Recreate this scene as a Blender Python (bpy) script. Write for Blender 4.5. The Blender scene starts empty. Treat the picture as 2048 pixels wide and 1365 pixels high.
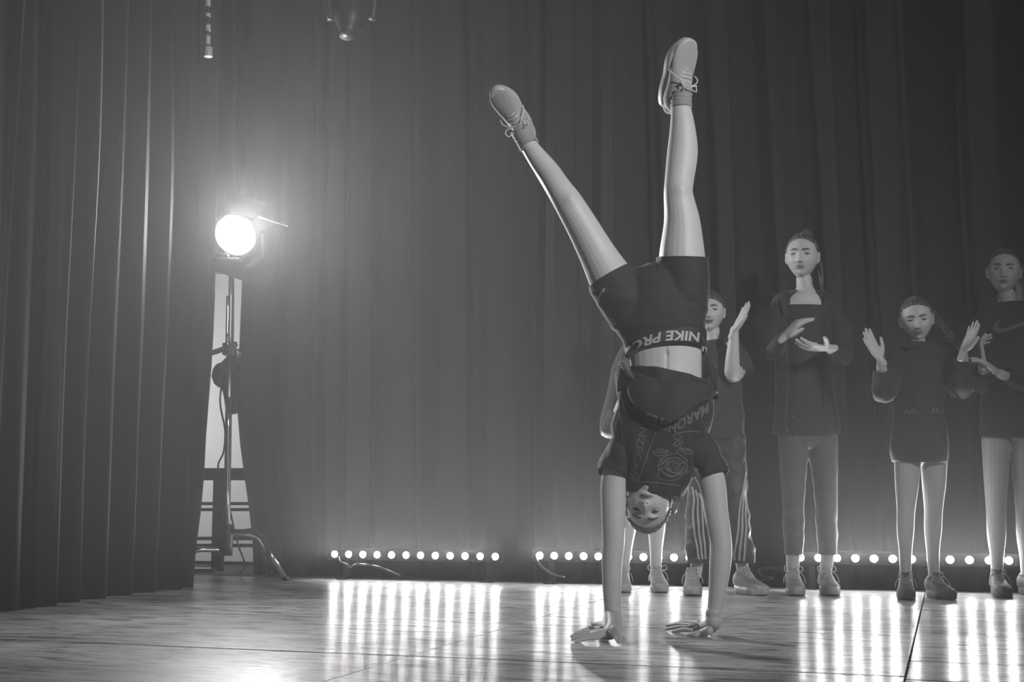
import bpy, bmesh, math, random
import numpy as np
from mathutils import Vector, Matrix, noise
from mathutils.bvhtree import BVHTree

R = math.radians
KEY_W, BACK_W, SPOT_W, LED_W, LED_E, HAZE = 1300, 110, 460, 18.0, 125, 0.0085
C = bpy.context.scene.collection
SC = bpy.context.scene
rng = random.Random(7)

# ------------------------------------------------------------------ camera, world, lights, exposure
F = 2600.0
TILT = math.atan(313.0 / F)
CAMZ = 0.42
cam_d = bpy.data.cameras.new('camera')
cam_d.sensor_width = 36.0
cam_d.lens = F * 36.0 / 2048.0
cam_d.clip_start = 0.05
cam_d.dof.use_dof = True
cam_d.dof.focus_distance = 4.15
cam_d.dof.aperture_fstop = 11.0
cam = bpy.data.objects.new('camera', cam_d)
C.objects.link(cam)
cam.location = (0, 0, CAMZ)
cam.rotation_euler = (math.pi / 2 + TILT, 0, 0)
SC.camera = cam

SC.view_settings.view_transform = 'Standard'
SC.view_settings.look = 'None'
SC.view_settings.gamma = 1
SC.view_settings.exposure = 0.0
SC.view_settings.use_curve_mapping = False
cy = SC.cycles
cy.use_denoising = True
cy.max_bounces = 6
cy.diffuse_bounces = 2
cy.glossy_bounces = 3
cy.transmission_bounces = 4
cy.volume_bounces = 1
cy.sample_clamp_indirect = 4.0
cy.sample_clamp_direct = 0.0
cy.caustics_reflective = False
cy.caustics_refractive = False

world = bpy.data.worlds.new('dark hall')
SC.world = world
world.use_nodes = True
world.node_tree.nodes['Background'].inputs[0].default_value = (1, 1, 1, 1)
world.node_tree.nodes['Background'].inputs[1].default_value = 0.003

TH = R(18.4)
ct, st = math.cos(TH), math.sin(TH)


def P(px, py, Y):
    """world point seen at photo pixel (px, py) standing at depth Y"""
    h = (px - 1024.0) / F
    v = (682.5 - py) / F
    fw = math.cos(TILT) - v * math.sin(TILT)
    up = math.sin(TILT) + v * math.cos(TILT)
    k = Y / fw
    return Vector((h * k, Y, CAMZ + up * k))


def FL(px, py, z=0.0):
    """world point on the level z seen at photo pixel"""
    v = (682.5 - py) / F
    fw = math.cos(TILT) - v * math.sin(TILT)
    up = math.sin(TILT) + v * math.cos(TILT)
    return P(px, py, (z - CAMZ) / up * fw)


def UV(u, v, z=0.0):
    """stage frame: u runs along the back curtain, v towards it"""
    return Vector((u * ct + v * st, -u * st + v * ct, z))


def aim(o, target):
    d = Vector(target) - o.location
    o.rotation_euler = d.to_track_quat('-Z', 'Y').to_euler()


def spot(name, loc, target, watts, size, blend, radius):
    d = bpy.data.lights.new(name, 'SPOT')
    d.energy = watts
    d.spot_size = R(size)
    d.spot_blend = blend
    d.shadow_soft_size = radius
    o = bpy.data.objects.new(name, d)
    o.location = loc
    C.objects.link(o)
    aim(o, target)
    return o


# front-of-house stage light, high on the audience's right
spot('front_stage_light', (3.5, -0.9, 3.3), (0.45, 4.2, 1.85), KEY_W, 46, 1.0, 0.18)
# work light behind the wing curtain that lights the backstage wall
spot('backstage_light', UV(-5.5, 6.5, 0.8), UV(-4.5, 7.66, 0.7), BACK_W, 130, 0.8, 0.1)

# ------------------------------------------------------------------ helpers


def nodemat(name):
    m = bpy.data.materials.new(name)
    m.use_nodes = True
    nt = m.node_tree
    return m, nt, nt.nodes['Principled BSDF']


def mat(name, g, rough=0.6, metal=0.0, sheen=0.0, spec=0.5, var=0.12, scale=12.0, bump=0.0, bscale=60.0,
        stretch=(1, 1, 1), sss=0.0, coat=0.0, sheen_r=0.4):
    m, nt, b = nodemat(name)
    L = nt.links.new
    tc = nt.nodes.new('ShaderNodeTexCoord')
    mp = nt.nodes.new('ShaderNodeMapping')
    mp.inputs['Scale'].default_value = stretch
    L(tc.outputs['Object'], mp.inputs[0])
    n = nt.nodes.new('ShaderNodeTexNoise')
    n.inputs['Scale'].default_value = scale
    n.inputs['Detail'].default_value = 4
    L(mp.outputs[0], n.inputs['Vector'])
    mr = nt.nodes.new('ShaderNodeMapRange')
    mr.inputs[3].default_value = g * (1 - var)
    mr.inputs[4].default_value = g * (1 + var)
    L(n.outputs[0], mr.inputs[0])
    L(mr.outputs[0], b.inputs['Base Color'])
    b.inputs['Roughness'].default_value = rough
    b.inputs['Metallic'].default_value = metal
    b.inputs['Specular IOR Level'].default_value = spec
    b.inputs['Sheen Weight'].default_value = sheen
    b.inputs['Sheen Roughness'].default_value = sheen_r
    b.inputs['Coat Weight'].default_value = coat
    if sss:
        b.inputs['Subsurface Weight'].default_value = sss
        b.inputs['Subsurface Radius'].default_value = (0.01, 0.01, 0.01)
    if bump:
        n2 = nt.nodes.new('ShaderNodeTexNoise')
        n2.inputs['Scale'].default_value = bscale
        n2.inputs['Detail'].default_value = 5
        L(mp.outputs[0], n2.inputs['Vector'])
        bp = nt.nodes.new('ShaderNodeBump')
        bp.inputs['Strength'].default_value = bump
        bp.inputs['Distance'].default_value = 0.01
        L(n2.outputs[0], bp.inputs['Height'])
        L(bp.outputs[0], b.inputs['Normal'])
    return m


def emis(name, s):
    m, nt, b = nodemat(name)
    b.inputs['Base Color'].default_value = (0.8, 0.8, 0.8, 1)
    b.inputs['Emission Color'].default_value = (1, 1, 1, 1)
    b.inputs['Emission Strength'].default_value = s
    return m


class Geo:
    def __init__(s):
        s.v = []
        s.f = []

    def add(s, vf):
        v, f = vf[0], vf[1]
        o = len(s.v)
        s.v.extend([tuple(x) for x in v])
        s.f.extend([tuple(i + o for i in q) for q in f])
        return s

    def mesh(s, name='m', smooth=True):
        me = bpy.data.meshes.new(name)
        me.from_pydata(s.v, [], s.f)
        if smooth:
            me.polygons.foreach_set('use_smooth', [True] * len(me.polygons))
        me.update()
        return me


def link(name, me, m=None, parent=None):
    o = bpy.data.objects.new(name, me)
    C.objects.link(o)
    if m:
        if me.materials:
            me.materials[0] = m
        else:
            me.materials.append(m)
    if parent:
        o.parent = parent
        o.matrix_parent_inverse = Matrix.Translation(-parent_loc(parent))
    return o


def parent_loc(p):
    v = Vector((0, 0, 0))
    while p:
        v += p.location
        p = p.parent
    return v


def obj(name, geo, m, parent=None, smooth=True, label=None, solid=0.0, bevel=0.0):
    me = geo.mesh(name, smooth) if isinstance(geo, Geo) else geo
    o = bpy.data.objects.new(name, me)
    C.objects.link(o)
    if not me.materials:
        me.materials.append(m)
    if parent:
        o.parent = parent
        w = parent_loc(parent)
        o.location = -w
    if label:
        o['label'] = label
    if solid:
        s = o.modifiers.new('solid', 'SOLIDIFY')
        s.thickness = solid
        s.offset = 0
    if bevel:
        b = o.modifiers.new('bevel', 'BEVEL')
        b.width = bevel
        b.segments = 2
        b.limit_method = 'ANGLE'
    return o


def tag(o, label=None, cat=None, group=None, kind=None):
    if label:
        o['label'] = label
    if cat:
        o['category'] = cat
    if group:
        o['group'] = group
    if kind:
        o['kind'] = kind
    return o


def thing(name, label, cat, loc=(0, 0, 0), group=None):
    o = bpy.data.objects.new(name, None)
    C.objects.link(o)
    o.location = loc
    o.empty_display_size = 0.1
    tag(o, label, cat, group)
    return o


def copy_tree(o, parent=None):
    c = o.copy()
    C.objects.link(c)
    c.parent = parent
    for ch in list(o.children):
        copy_tree(ch, c)
    return c


def catmull(a, sub):
    a = np.asarray(a, float)
    n = len(a)
    if sub <= 1 or n < 3:
        if n == 2 and sub > 1:
            return np.array([a[0] + (a[1] - a[0]) * k / sub for k in range(sub + 1)])
        return a
    out = []
    for i in range(n - 1):
        p0 = a[i - 1] if i > 0 else 2 * a[0] - a[1]
        p1, p2 = a[i], a[i + 1]
        p3 = a[i + 2] if i + 2 < n else 2 * a[-1] - a[-2]
        for k in range(sub):
            t = k / sub
            out.append(0.5 * ((2 * p1) + (-p0 + p2) * t + (2 * p0 - 5 * p1 + 4 * p2 - p3) * t * t
                              + (-p0 + 3 * p1 - 3 * p2 + p3) * t ** 3))
    out.append(a[-1])
    return np.array(out)


def loft(pts, rads, n=20, ref=(0, 1, 0), sub=4, cap='round', disp=None, power=2.0):
    """tube along pts; rads = r or (side, ref-axis) per point. returns verts, faces"""
    pts = np.array([tuple(p) for p in pts], float)
    rr = np.array([(r, r) if np.isscalar(r) else tuple(r) for r in rads], float)
    Cc = catmull(pts, sub)
    Rr = np.maximum(catmull(rr, sub), 1e-4)
    T = np.gradient(Cc, axis=0)
    T /= np.linalg.norm(T, axis=1)[:, None] + 1e-12
    if cap == 'start':
        pre, prr = [], []
        for ang in (78, 52, 26):
            pre.append(Cc[0] - T[0] * Rr[0].min() * math.sin(R(ang)))
            prr.append(Rr[0] * math.cos(R(ang)))
        Cc = np.vstack([pre, Cc])
        Rr = np.vstack([prr, Rr])
        T = np.vstack([[T[0]] * 3, T])
    if cap == 'round':
        r0, r1 = Rr[0].min(), Rr[-1].min()
        pre, prr, post, por = [], [], [], []
        for ang in (78, 52, 26):
            pre.append(Cc[0] - T[0] * r0 * math.sin(R(ang)))
            prr.append(Rr[0] * math.cos(R(ang)))
        for ang in (26, 52, 78):
            post.append(Cc[-1] + T[-1] * r1 * math.sin(R(ang)))
            por.append(Rr[-1] * math.cos(R(ang)))
        Cc = np.vstack([pre, Cc, post])
        Rr = np.vstack([prr, Rr, por])
        T = np.vstack([[T[0]] * 3, T, [T[-1]] * 3])
    ref = np.array(ref, float)
    V = []
    m = len(Cc)
    lastw = None
    angs = np.arange(n) * 2 * math.pi / n
    for i in range(m):
        t = T[i]
        d = ref - ref.dot(t) * t
        if np.linalg.norm(d) < 0.15:
            alt = np.array([0.0, 0.0, 1.0]) if abs(ref[2]) < .5 else np.array([1.0, 0, 0])
            d = alt - alt.dot(t) * t if lastw is None else np.cross(lastw, t)
        d /= np.linalg.norm(d)
        w = np.cross(t, d)
        if lastw is not None and w.dot(lastw) < 0:
            w, d = -w, -d
        lastw = w
        for q, an in enumerate(angs):
            ca, sa = math.cos(an), math.sin(an)
            if power != 2.0:
                ca = math.copysign(abs(ca) ** (2 / power), ca)
                sa = math.copysign(abs(sa) ** (2 / power), sa)
            p = Cc[i] + w * Rr[i, 0] * ca + d * Rr[i, 1] * sa
            if disp:
                k = disp(p, i / (m - 1), an)
                p = p + (w * ca + d * sa) * k
            V.append(p)
    Fc = []
    for i in range(m - 1):
        for q in range(n):
            a = i * n + q
            b = i * n + (q + 1) % n
            Fc.append((a, b, b + n, a + n))
    if cap:
        Fc.append(tuple(range(n - 1, -1, -1)))
        if cap != 'start':
            Fc.append(tuple((m - 1) * n + q for q in range(n)))
    return V, Fc


def tube(pts, r, n=8, sub=4):
    pts = [Vector(p) for p in pts]
    t = pts[-1] - pts[0]
    ref = (0, 0, 1) if abs(t.normalized().z) < 0.8 else (0, 1, 0)
    rr = r if isinstance(r, (list, tuple)) else [r] * len(pts)
    return loft(pts, rr, n, ref, sub, cap='flat')


def ptube(pts, r, n=6, sub=4):
    """parallel-transport tube, safe for loops and cables"""
    Cc = catmull([tuple(p) for p in pts], sub)
    T = np.gradient(Cc, axis=0)
    T /= np.linalg.norm(T, axis=1)[:, None] + 1e-12
    u = np.cross(T[0], (0.3, 0.5, 0.81))
    u /= np.linalg.norm(u)
    V, Fc = [], []
    m = len(Cc)
    for i in range(m):
        u = u - u.dot(T[i]) * T[i]
        u /= np.linalg.norm(u)
        w = np.cross(T[i], u)
        for q in range(n):
            a = 2 * math.pi * q / n
            V.append(Cc[i] + (u * math.cos(a) + w * math.sin(a)) * r)
    for i in range(m - 1):
        for q in range(n):
            a = i * n + q
            b = i * n + (q + 1) % n
            Fc.append((a, b, b + n, a + n))
    Fc.append(tuple(range(n - 1, -1, -1)))
    Fc.append(tuple((m - 1) * n + q for q in range(n)))
    return V, Fc


def box(c, s, rz=0.0, M=None):
    c = Vector(c)
    out = []
    for x in (-.5, .5):
        for y in (-.5, .5):
            for z in (-.5, .5):
                p = Vector((x * s[0], y * s[1], z * s[2]))
                p = (M @ p) if M else Matrix.Rotation(rz, 3, 'Z') @ p
                out.append(c + p)
    return out, [(0, 1, 3, 2), (4, 6, 7, 5), (0, 4, 5, 1), (2, 3, 7, 6), (0, 2, 6, 4), (1, 5, 7, 3)]


def disc_cyl(c, axis, r, h, n=24, r2=None):
    axis = Vector(axis).normalized()
    q = Vector((0, 0, 1)).rotation_difference(axis).to_matrix()
    r2 = r if r2 is None else r2
    V, Fc = [], []
    for k, (rr, hh) in enumerate(((r, 0), (r2, h))):
        for i in range(n):
            a = 2 * math.pi * i / n
            V.append(Vector(c) + q @ Vector((rr * math.cos(a), rr * math.sin(a), hh)))
    for i in range(n):
        Fc.append((i, (i + 1) % n, n + (i + 1) % n, n + i))
    Fc.append(tuple(range(n - 1, -1, -1)))
    Fc.append(tuple(range(n, 2 * n)))
    return V, Fc


def remesh(geo, voxel, smooth=2, factor=0.5, disp=None):
    me = geo.mesh('tmp')
    o = bpy.data.objects.new('tmp', me)
    C.objects.link(o)
    r = o.modifiers.new('r', 'REMESH')
    r.mode = 'VOXEL'
    r.voxel_size = voxel
    r.adaptivity = 0
    r.use_smooth_shade = True
    if smooth:
        s = o.modifiers.new('s', 'SMOOTH')
        s.factor = factor
        s.iterations = smooth
    bpy.context.view_layer.update()
    dg = bpy.context.evaluated_depsgraph_get()
    ev = o.evaluated_get(dg)
    out = bpy.data.meshes.new_from_object(ev)
    bpy.data.objects.remove(o)
    bpy.data.meshes.remove(me)
    if disp:
        nrm = [Vector(v.normal) for v in out.vertices]
        for v, nn in zip(out.vertices, nrm):
            k = disp(v.co, nn)
            if k:
                v.co = v.co + nn * k
    out.polygons.foreach_set('use_smooth', [True] * len(out.polygons))
    return out


def cut(me, planes):
    """planes: (co, no) — everything on the no side is cleared"""
    bm = bmesh.new()
    bm.from_mesh(me)
    for co, no in planes:
        bmesh.ops.bisect_plane(bm, geom=bm.verts[:] + bm.edges[:] + bm.faces[:], plane_co=co, plane_no=no,
                               clear_outer=True)
    bm.to_mesh(me)
    bm.free()
    me.polygons.foreach_set('use_smooth', [True] * len(me.polygons))
    return me


def text_geo(s, size=1.0, bold=0.0, shear=0.0, res=3):
    cu = bpy.data.curves.new('t', 'FONT')
    cu.body = s
    cu.size = size
    cu.offset = bold
    cu.shear = shear
    cu.resolution_u = res
    cu.fill_mode = 'FRONT'
    o = bpy.data.objects.new('t', cu)
    C.objects.link(o)
    bpy.context.view_layer.update()
    me = bpy.data.meshes.new_from_object(o.evaluated_get(bpy.context.evaluated_depsgraph_get()))
    bpy.data.objects.remove(o)
    bm = bmesh.new()
    bm.from_mesh(me)
    bmesh.ops.subdivide_edges(bm, edges=[e for e in bm.edges if e.calc_length() > size * 0.25], cuts=2)
    bmesh.ops.triangulate(bm, faces=bm.faces[:])
    bm.verts.ensure_lookup_table()
    V = [v.co.copy() for v in bm.verts]
    Fc = [[v.index for v in f.verts] for f in bm.faces]
    bm.free()
    bpy.data.meshes.remove(me)
    xs = [v.x for v in V]
    ys = [v.y for v in V]
    w, h, x0, y0 = max(xs) - min(xs), max(ys) - min(ys), min(xs), min(ys)
    return [((v.x - x0) / w, (v.y - y0) / h) for v in V], Fc


def bvh_of(*objs):
    vs, fs = [], []
    for o in objs:
        off = len(vs)
        m = o.matrix_world if False else Matrix.Translation(parent_loc(o))
        vs += [m @ v.co for v in o.data.vertices]
        fs += [[i + off for i in p.vertices] for p in o.data.polygons]
    return BVHTree.FromPolygons(vs, fs)


def press(bvh, p, off=0.0025):
    """lay a print vertex on the cloth in front of it, straight along the stage depth"""
    hit = bvh.ray_cast(Vector((p.x, p.y - 1.0, p.z)), Vector((0, 1, 0)), 2.0)
    if hit[0] is None:
        return None
    return hit[0] + Vector((0, -off, 0))


def print_strokes(bvh, polys, w, Y, off=0.003):
    """thin flat ribbons laid on cloth; polys in photo pixels"""
    g = Geo()
    for pl in polys:
        c = catmull([(a, b) for a, b in pl], 5) if len(pl) > 2 else catmull([(a, b) for a, b in pl], 6)
        T = np.gradient(c, axis=0)
        T /= np.linalg.norm(T, axis=1)[:, None] + 1e-9
        prev = None
        for (x, y), (tx, ty) in zip(c, T):
            a = press(bvh, P(x - ty * w / 2, y + tx * w / 2, Y), off)
            b = press(bvh, P(x + ty * w / 2, y - tx * w / 2, Y), off)
            if a is None or b is None:
                prev = None
                continue
            g.v += [tuple(a), tuple(b)]
            k = len(g.v)
            if prev is not None:
                g.f.append((prev, prev + 1, k - 1, k - 2))
            prev = k - 2
    return g

# ------------------------------------------------------------------ materials of the hall
def floor_mat():
    m, nt, b = nodemat('worn stage boards')
    L = nt.links.new
    N = nt.nodes.new
    tc = N('ShaderNodeTexCoord')
    rot = N('ShaderNodeMapping')
    rot.inputs['Rotation'].default_value = (0, 0, TH)
    L(tc.outputs['Object'], rot.inputs[0])

    def nz(scale, st3, det=5, rough=0.6, loc=(0, 0, 0)):
        mp = N('ShaderNodeMapping')
        mp.inputs['Scale'].default_value = st3
        mp.inputs['Location'].default_value = loc
        L(rot.outputs[0], mp.inputs[0])
        n = N('ShaderNodeTexNoise')
        n.inputs['Scale'].default_value = scale
        n.inputs['Detail'].default_value = det
        n.inputs['Roughness'].default_value = rough
        L(mp.outputs[0], n.inputs['Vector'])
        return n.outputs[0]

    grain = nz(9, (0.55, 9, 1))
    fine = nz(40, (0.35, 7, 1), 3)
    patch = nz(1.6, (1, 1.8, 1), 4, loc=(3.1, 1.7, 0))
    scuff = nz(5.5, (1.0, 3.5, 1), 6, 0.7, (7, 2, 0))
    # base colour: grain, broad worn patches, dark scuffs
    r1 = N('ShaderNodeMapRange')
    r1.inputs[1].default_value, r1.inputs[2].default_value = 0.3, 0.7
    r1.inputs[3].default_value, r1.inputs[4].default_value = 0.3, 0.95
    L(grain, r1.inputs[0])
    r2 = N('ShaderNodeMapRange')
    r2.inputs[1].default_value, r2.inputs[2].default_value = 0.35, 0.65
    r2.inputs[3].default_value, r2.inputs[4].default_value = 0.62, 1.15
    L(patch, r2.inputs[0])
    r3 = N('ShaderNodeMapRange')
    r3.inputs[1].default_value, r3.inputs[2].default_value = 0.39, 0.5
    r3.inputs[3].default_value, r3.inputs[4].default_value = 0.3, 1.0
    L(scuff, r3.inputs[0])
    mu = N('ShaderNodeMath')
    mu.operation = 'MULTIPLY'
    L(r1.outputs[0], mu.inputs[0])
    L(r2.outputs[0], mu.inputs[1])
    mv = N('ShaderNodeMath')
    mv.operation = 'MULTIPLY'
    L(mu.outputs[0], mv.inputs[0])
    L(r3.outputs[0], mv.inputs[1])
    L(mv.outputs[0], b.inputs['Base Color'])
    rr = N('ShaderNodeMapRange')
    rr.inputs[1].default_value, rr.inputs[2].default_value = 0.3, 0.7
    rr.inputs[3].default_value, rr.inputs[4].default_value = 0.46, 0.34
    b.inputs['Coat Weight'].default_value = 0.35
    b.inputs['Coat Roughness'].default_value = 0.17
    L(grain, rr.inputs[0])
    L(rr.outputs[0], b.inputs['Roughness'])
    b.inputs['Specular IOR Level'].default_value = 0.12
    sm = N('ShaderNodeMath')
    sm.operation = 'ADD'
    L(grain, sm.inputs[0])
    L(fine, sm.inputs[1])
    bp = N('ShaderNodeBump')
    bp.inputs['Strength'].default_value = 0.35
    bp.inputs['Distance'].default_value = 0.002
    L(sm.outputs[0], bp.inputs['Height'])
    L(bp.outputs[0], b.inputs['Normal'])
    L(bp.outputs[0], b.inputs['Coat Normal'])
    return m


M_floor = floor_mat()
M_under = mat('dark gap under boards', 0.01, 0.9)
M_curt = mat('black stage velvet', 0.009, 0.8, sheen=0.09, sheen_r=.25, spec=0.3, var=0.25, scale=5, stretch=(6, 6, .5), bump=.1, bscale=90)
M_wall = mat('pale backstage plaster', 0.42, 0.9, var=0.08, scale=3, bump=.1)
M_black = mat('black powder coat', 0.02, 0.45)
M_chrome = mat('chromed steel tube', 0.55, 0.22, metal=1.0, var=.05)
M_steel = mat('dull steel', 0.25, 0.4, metal=1.0, var=.1)
M_cable = mat('black cable rubber', 0.02, 0.4)
M_lens = emis('lit led lens', LED_E)
M_spot = emis('lit spotlight lens', 12)
M_black_dim = mat('dimmed black barn door', 0.004, 0.9, spec=0.1)  # black taken darker so the doors look unlit by the lamp

# ------------------------------------------------------------------ the setting
sub = obj('floor', Geo().add(box(UV(0, 3.6, -0.12), (12.0, 9.6, 0.2), -TH)), M_under)
tag(sub, kind='structure')
left_v = [-0.6, 0.42, 1.37, 2.32, 3.27, 4.22, 5.17, 6.27]
right_v = [-0.6, 0.42, 1.3, 2.28, 3.22, 3.58, 4.28, 4.53, 5.2, 6.27]
us = [-4.6, -3.905, -2.64, -1.375, -0.11, 1.155, 2.42, 3.7]
for i in range(len(us) - 1):
    vs = left_v if us[i] < -0.5 else right_v
    for j in range(len(vs) - 1):
        g = Geo()
        cu_, cv_ = (us[i] + us[i + 1]) / 2, (vs[j] + vs[j + 1]) / 2
        dz = rng.uniform(-0.0004, 0.0004)
        g.add(box(UV(cu_, cv_, -0.011 + dz), (us[i + 1] - us[i] - 0.005, vs[j + 1] - vs[j] - (0.015 if j in (3, 4) else 0.008), 0.022),
                  -TH + rng.uniform(-.0012, .0012)))
        obj('floor_panel', g, M_floor, sub, smooth=False)
for (pts, w_) in (([(690, 1343), (730, 1334), (762, 1326), (800, 1312)], (0, .006, .010, 0)), ([(1395, 1246), (1430, 1240), (1500, 1226), (1560, 1216)], (0, .003, .004, 0)),
                  ([(850, 1283), (930, 1276), (1010, 1269)], (0, .004, 0)), ([(1055, 1238), (1110, 1222), (1170, 1205)], (0, .006, 0)),
                  ([(1600, 1332), (1640, 1338), (1700, 1341), (1760, 1338)], (0, .002, .002, 0)), ([(0, 1273), (60, 1275), (140, 1276)], (.002, .003, 0)),
                  ([(330, 1217), (450, 1222), (600, 1228)], (.001, .003, .001))):
    g = Geo()
    cl = catmull([tuple(FL(a, b_)) for a, b_ in pts], 5)
    ww = catmull([(q, 0) for q in w_], 5)
    for i, (c_, q) in enumerate(zip(cl, ww)):
        o_ = max(0.0005, q[0] * (1 + .5 * math.sin(i * 2.7)))
        g.v += [(c_[0] - .2 * o_, c_[1] - o_, 0.0012), (c_[0] + .2 * o_, c_[1] + o_, 0.0012)]
        if i:
            g.f.append((2 * i - 2, 2 * i - 1, 2 * i + 1, 2 * i))
    obj('split', g, M_under, sub, smooth=False)
wl = obj('wall_back', Geo().add(box(UV(0, 7.72, 2.3), (12.1, 0.12, 4.6), -TH)), M_wall)
tag(wl, kind='structure')
wl = obj('wall_left', Geo().add(box(UV(-6.0, 3.6, 2.3), (0.12, 8.2, 4.6), -TH)), M_wall)
tag(wl, kind='structure')


def curtain(name, label, path, z0, z1, lam, amp, seed, drift=0.02, step=0.011, rows=26, group=None):
    """path(t, z) -> (u, v), normal direction; folds hang down it"""
    r = random.Random(seed)
    # irregular folds: piecewise phase
    L0 = path(1.0, 0)[0] - path(0.0, 0)[0]
    length = L0.length
    nc = int(length / step)
    ph = 0.0
    phase, ampl = [], []
    cur_l, cur_a = lam, amp
    for i in range(nc + 1):
        if ph % (2 * math.pi) < 0.3 and r.random() < 0.5:
            cur_l = lam * r.uniform(0.6, 1.7)
            cur_a = amp * r.uniform(0.45, 1.25)
        ph += 2 * math.pi * step / cur_l
        phase.append(ph)
        ampl.append(cur_a if not ampl else ampl[-1] * 0.85 + cur_a * 0.15)
    # narrow pinched pleats
    pl = [0.0] * (nc + 1)
    i = 6
    while i < nc:
        h_ = r.uniform(.012, .034)
        for d_ in range(-3, 4):
            if 0 <= i + d_ <= nc:
                pl[i + d_] += h_ * math.exp(-(d_ / 1.3) ** 2)
        i += int(r.uniform(.12, .42) / step)
    V, Fc = [], []
    for j in range(rows + 1):
        z = z0 + (z1 - z0) * j / rows
        for i in range(nc + 1):
            p, nrm, tan = path(i / nc, z)
            a = phase[i]
            w = math.sin(a + 0.25 * math.sin(z * 1.3 + i * .03))
            w = math.copysign(abs(w) ** 0.75, w)
            k = noise.noise(Vector((i * step * 1.4, z * 0.55, seed))) * 0.03
            k2 = noise.noise(Vector((i * step * 9, z * 0.8, seed + 5))) * 0.012
            q = p + nrm * (ampl[i] * w * (0.75 + 0.25 * math.sin(z * 0.9 + i * .02)) + k + k2 + pl[i]) \
                + tan * (drift * math.sin(z * 0.8 + i * .013) + 0.25 * ampl[i] * math.sin(2 * a))
            V.append(Vector((q.x, q.y, z)))
        if j:
            for i in range(nc):
                a = (j - 1) * (nc + 1) + i
                Fc.append((a, a + 1, a + nc + 2, a + nc + 1))
    o = obj(name, Geo().add((V, Fc)), M_curt)
    tag(o, label, 'curtain', group)
    return o


def sm(a, b, x):
    t = max(0.0, min(1.0, (x - a) / (b - a)))
    return t * t * (3 - 2 * t)


E1, E2 = UV(1, 0), UV(0, 1)


def back_path(u0f, u1f, v):
    def f(t, z):
        a, b_ = u0f(0.8), u1f(z)
        u = a * (1 - t) + b_ * t
        u += (u0f(z) - a) * max(0.0, 1 - (u - a) / 1.1) ** 2
        return UV(u, v), -E2, E1
    return f


curtain('stage_curtain', 'black pleated backdrop curtain behind the left row of lights', back_path(
    lambda z: -3.63 - 0.13 * sm(0, 1.0, z), lambda z: -1.55, 6.42), 0.0008, 4.6, 0.2, 0.04, 3)
curtain('stage_curtain', 'black pleated backdrop curtain behind the standing children', back_path(
    lambda z: -1.95, lambda z: 1.9, 6.36), 0.0008, 4.6, 0.27, 0.06, 11)


def side_path(v0, v1f, u):
    def f(t, z):
        b_ = v1f(1.2)
        v = v0 * (1 - t) + b_ * t
        v += (v1f(z) - b_) * t ** 4
        return UV(u - 0.05 * t, v), E1, E2
    return f


curtain('wing_curtain', 'black wing curtain hanging left of the spotlight stand', side_path(
    3.9, lambda z: 5.42 + 0.11 * sm(0, .55, z) + 0.08 * sm(.5, 1.4, z), -3.36), 0.0008, 4.6,
    0.17, 0.035, 5)
curtain('wing_curtain', 'black wing curtain at the far left edge, nearest the camera', side_path(
    2.2, lambda z: 4.28, -3.27), 0.0008, 4.6, 0.3, 0.03, 9)

curtain('added_drape', 'added black drape hiding the lit wall above the gap, behind the spotlight', back_path(
    lambda z: -4.5, lambda z: -3.2, 6.9), 1.78, 4.6, 0.2, 0.04, 17)  # drape added to keep the bright wall from showing above the lamp

# ------------------------------------------------------------------ led bars
led_names = [('white led bar on the floor at the left, below the bare curtain', 670, 992),
             ('white led bar behind the striped trousers and bare legs', 1081, 1412),
             ('white led bar at the right behind the three clapping children', 1603, 2020)]


def u_on(px, v):
    # u of the point of the stage line v seen at photo column px near the floor
    k = (px - 1024.0) / F / 1.0155
    Y = v / ct / (1 + st / ct * k)
    return k * Y * ct - Y * st


VL = 6.196
for li, (lab, p0, p1) in enumerate(led_names):
    u0, u1 = u_on(p0, VL), u_on(p1, VL)
    um = (u0 + u1) / 2
    zc = 0.128 + 0.008 * li
    t = thing('led_bar', lab, 'stage light', UV(um, VL, 0), 'led bars along the foot of the backdrop')
    ln = u1 - u0 + 0.085
    obj('housing', Geo().add(box(UV(um, VL + 0.035, zc), (ln, 0.07, 0.058), -TH)), M_black, t, smooth=False, bevel=.004)
    for s_ in (-1, 1):
        g = Geo()
        uu = um + s_ * (ln / 2 - 0.09)
        g.add(box(UV(uu, VL + 0.035, 0.05), (0.03, 0.012, 0.1), -TH))
        g.add(box(UV(uu, VL + 0.035, 0.004), (0.045, 0.15, 0.008), -TH))
        obj('floor_bracket', g, M_black, t, smooth=False)
    for k in range(12):
        uu = u0 + (u1 - u0) * k / 11
        rg = obj('lens_ring', Geo().add(disc_cyl(UV(uu, VL - 0.001, zc), -E2, 0.0215, 0.009)), M_black, t)
        lens = obj('lens', Geo().add(disc_cyl(UV(uu, VL - 0.006, zc), -E2, 0.0165, 0.006)), M_lens, rg)
        sp = spot('led_light', UV(uu, VL - 0.024, zc), UV(uu, VL - 1.0, zc + 0.58), LED_W, 72, 0.5, 0.012)
        sp.parent = t
        sp.location = sp.location - parent_loc(t)
    # feed cable
    if li == 0:
        pts = [(676, 1112), (680, 1124), (695, 1131), (700, 1137), (712, 1130), (735, 1131), (760, 1136), (800, 1152)]
    elif li == 1:
        pts = [(1070, 1109), (1073, 1120), (1082, 1133), (1092, 1141), (1105, 1150), (1130, 1156)]
    else:
        pts = [(1603, 1112), (1585, 1125), (1560, 1137), (1535, 1136), (1518, 1141), (1524, 1152), (1545, 1158), (1500, 1163)]
    cp = []
    for (x, y) in pts:
        k = (x - 1024.0) / F / 1.0155
        Y = (VL - 0.05) / ct / (1 + st / ct * k)
        q = P(x, y, Y)
        q.z = max(q.z, 0.008)
        cp.append(q)
    cb = obj('cable', Geo().add(ptube(cp, 0.0055)), M_cable, t)

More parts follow.
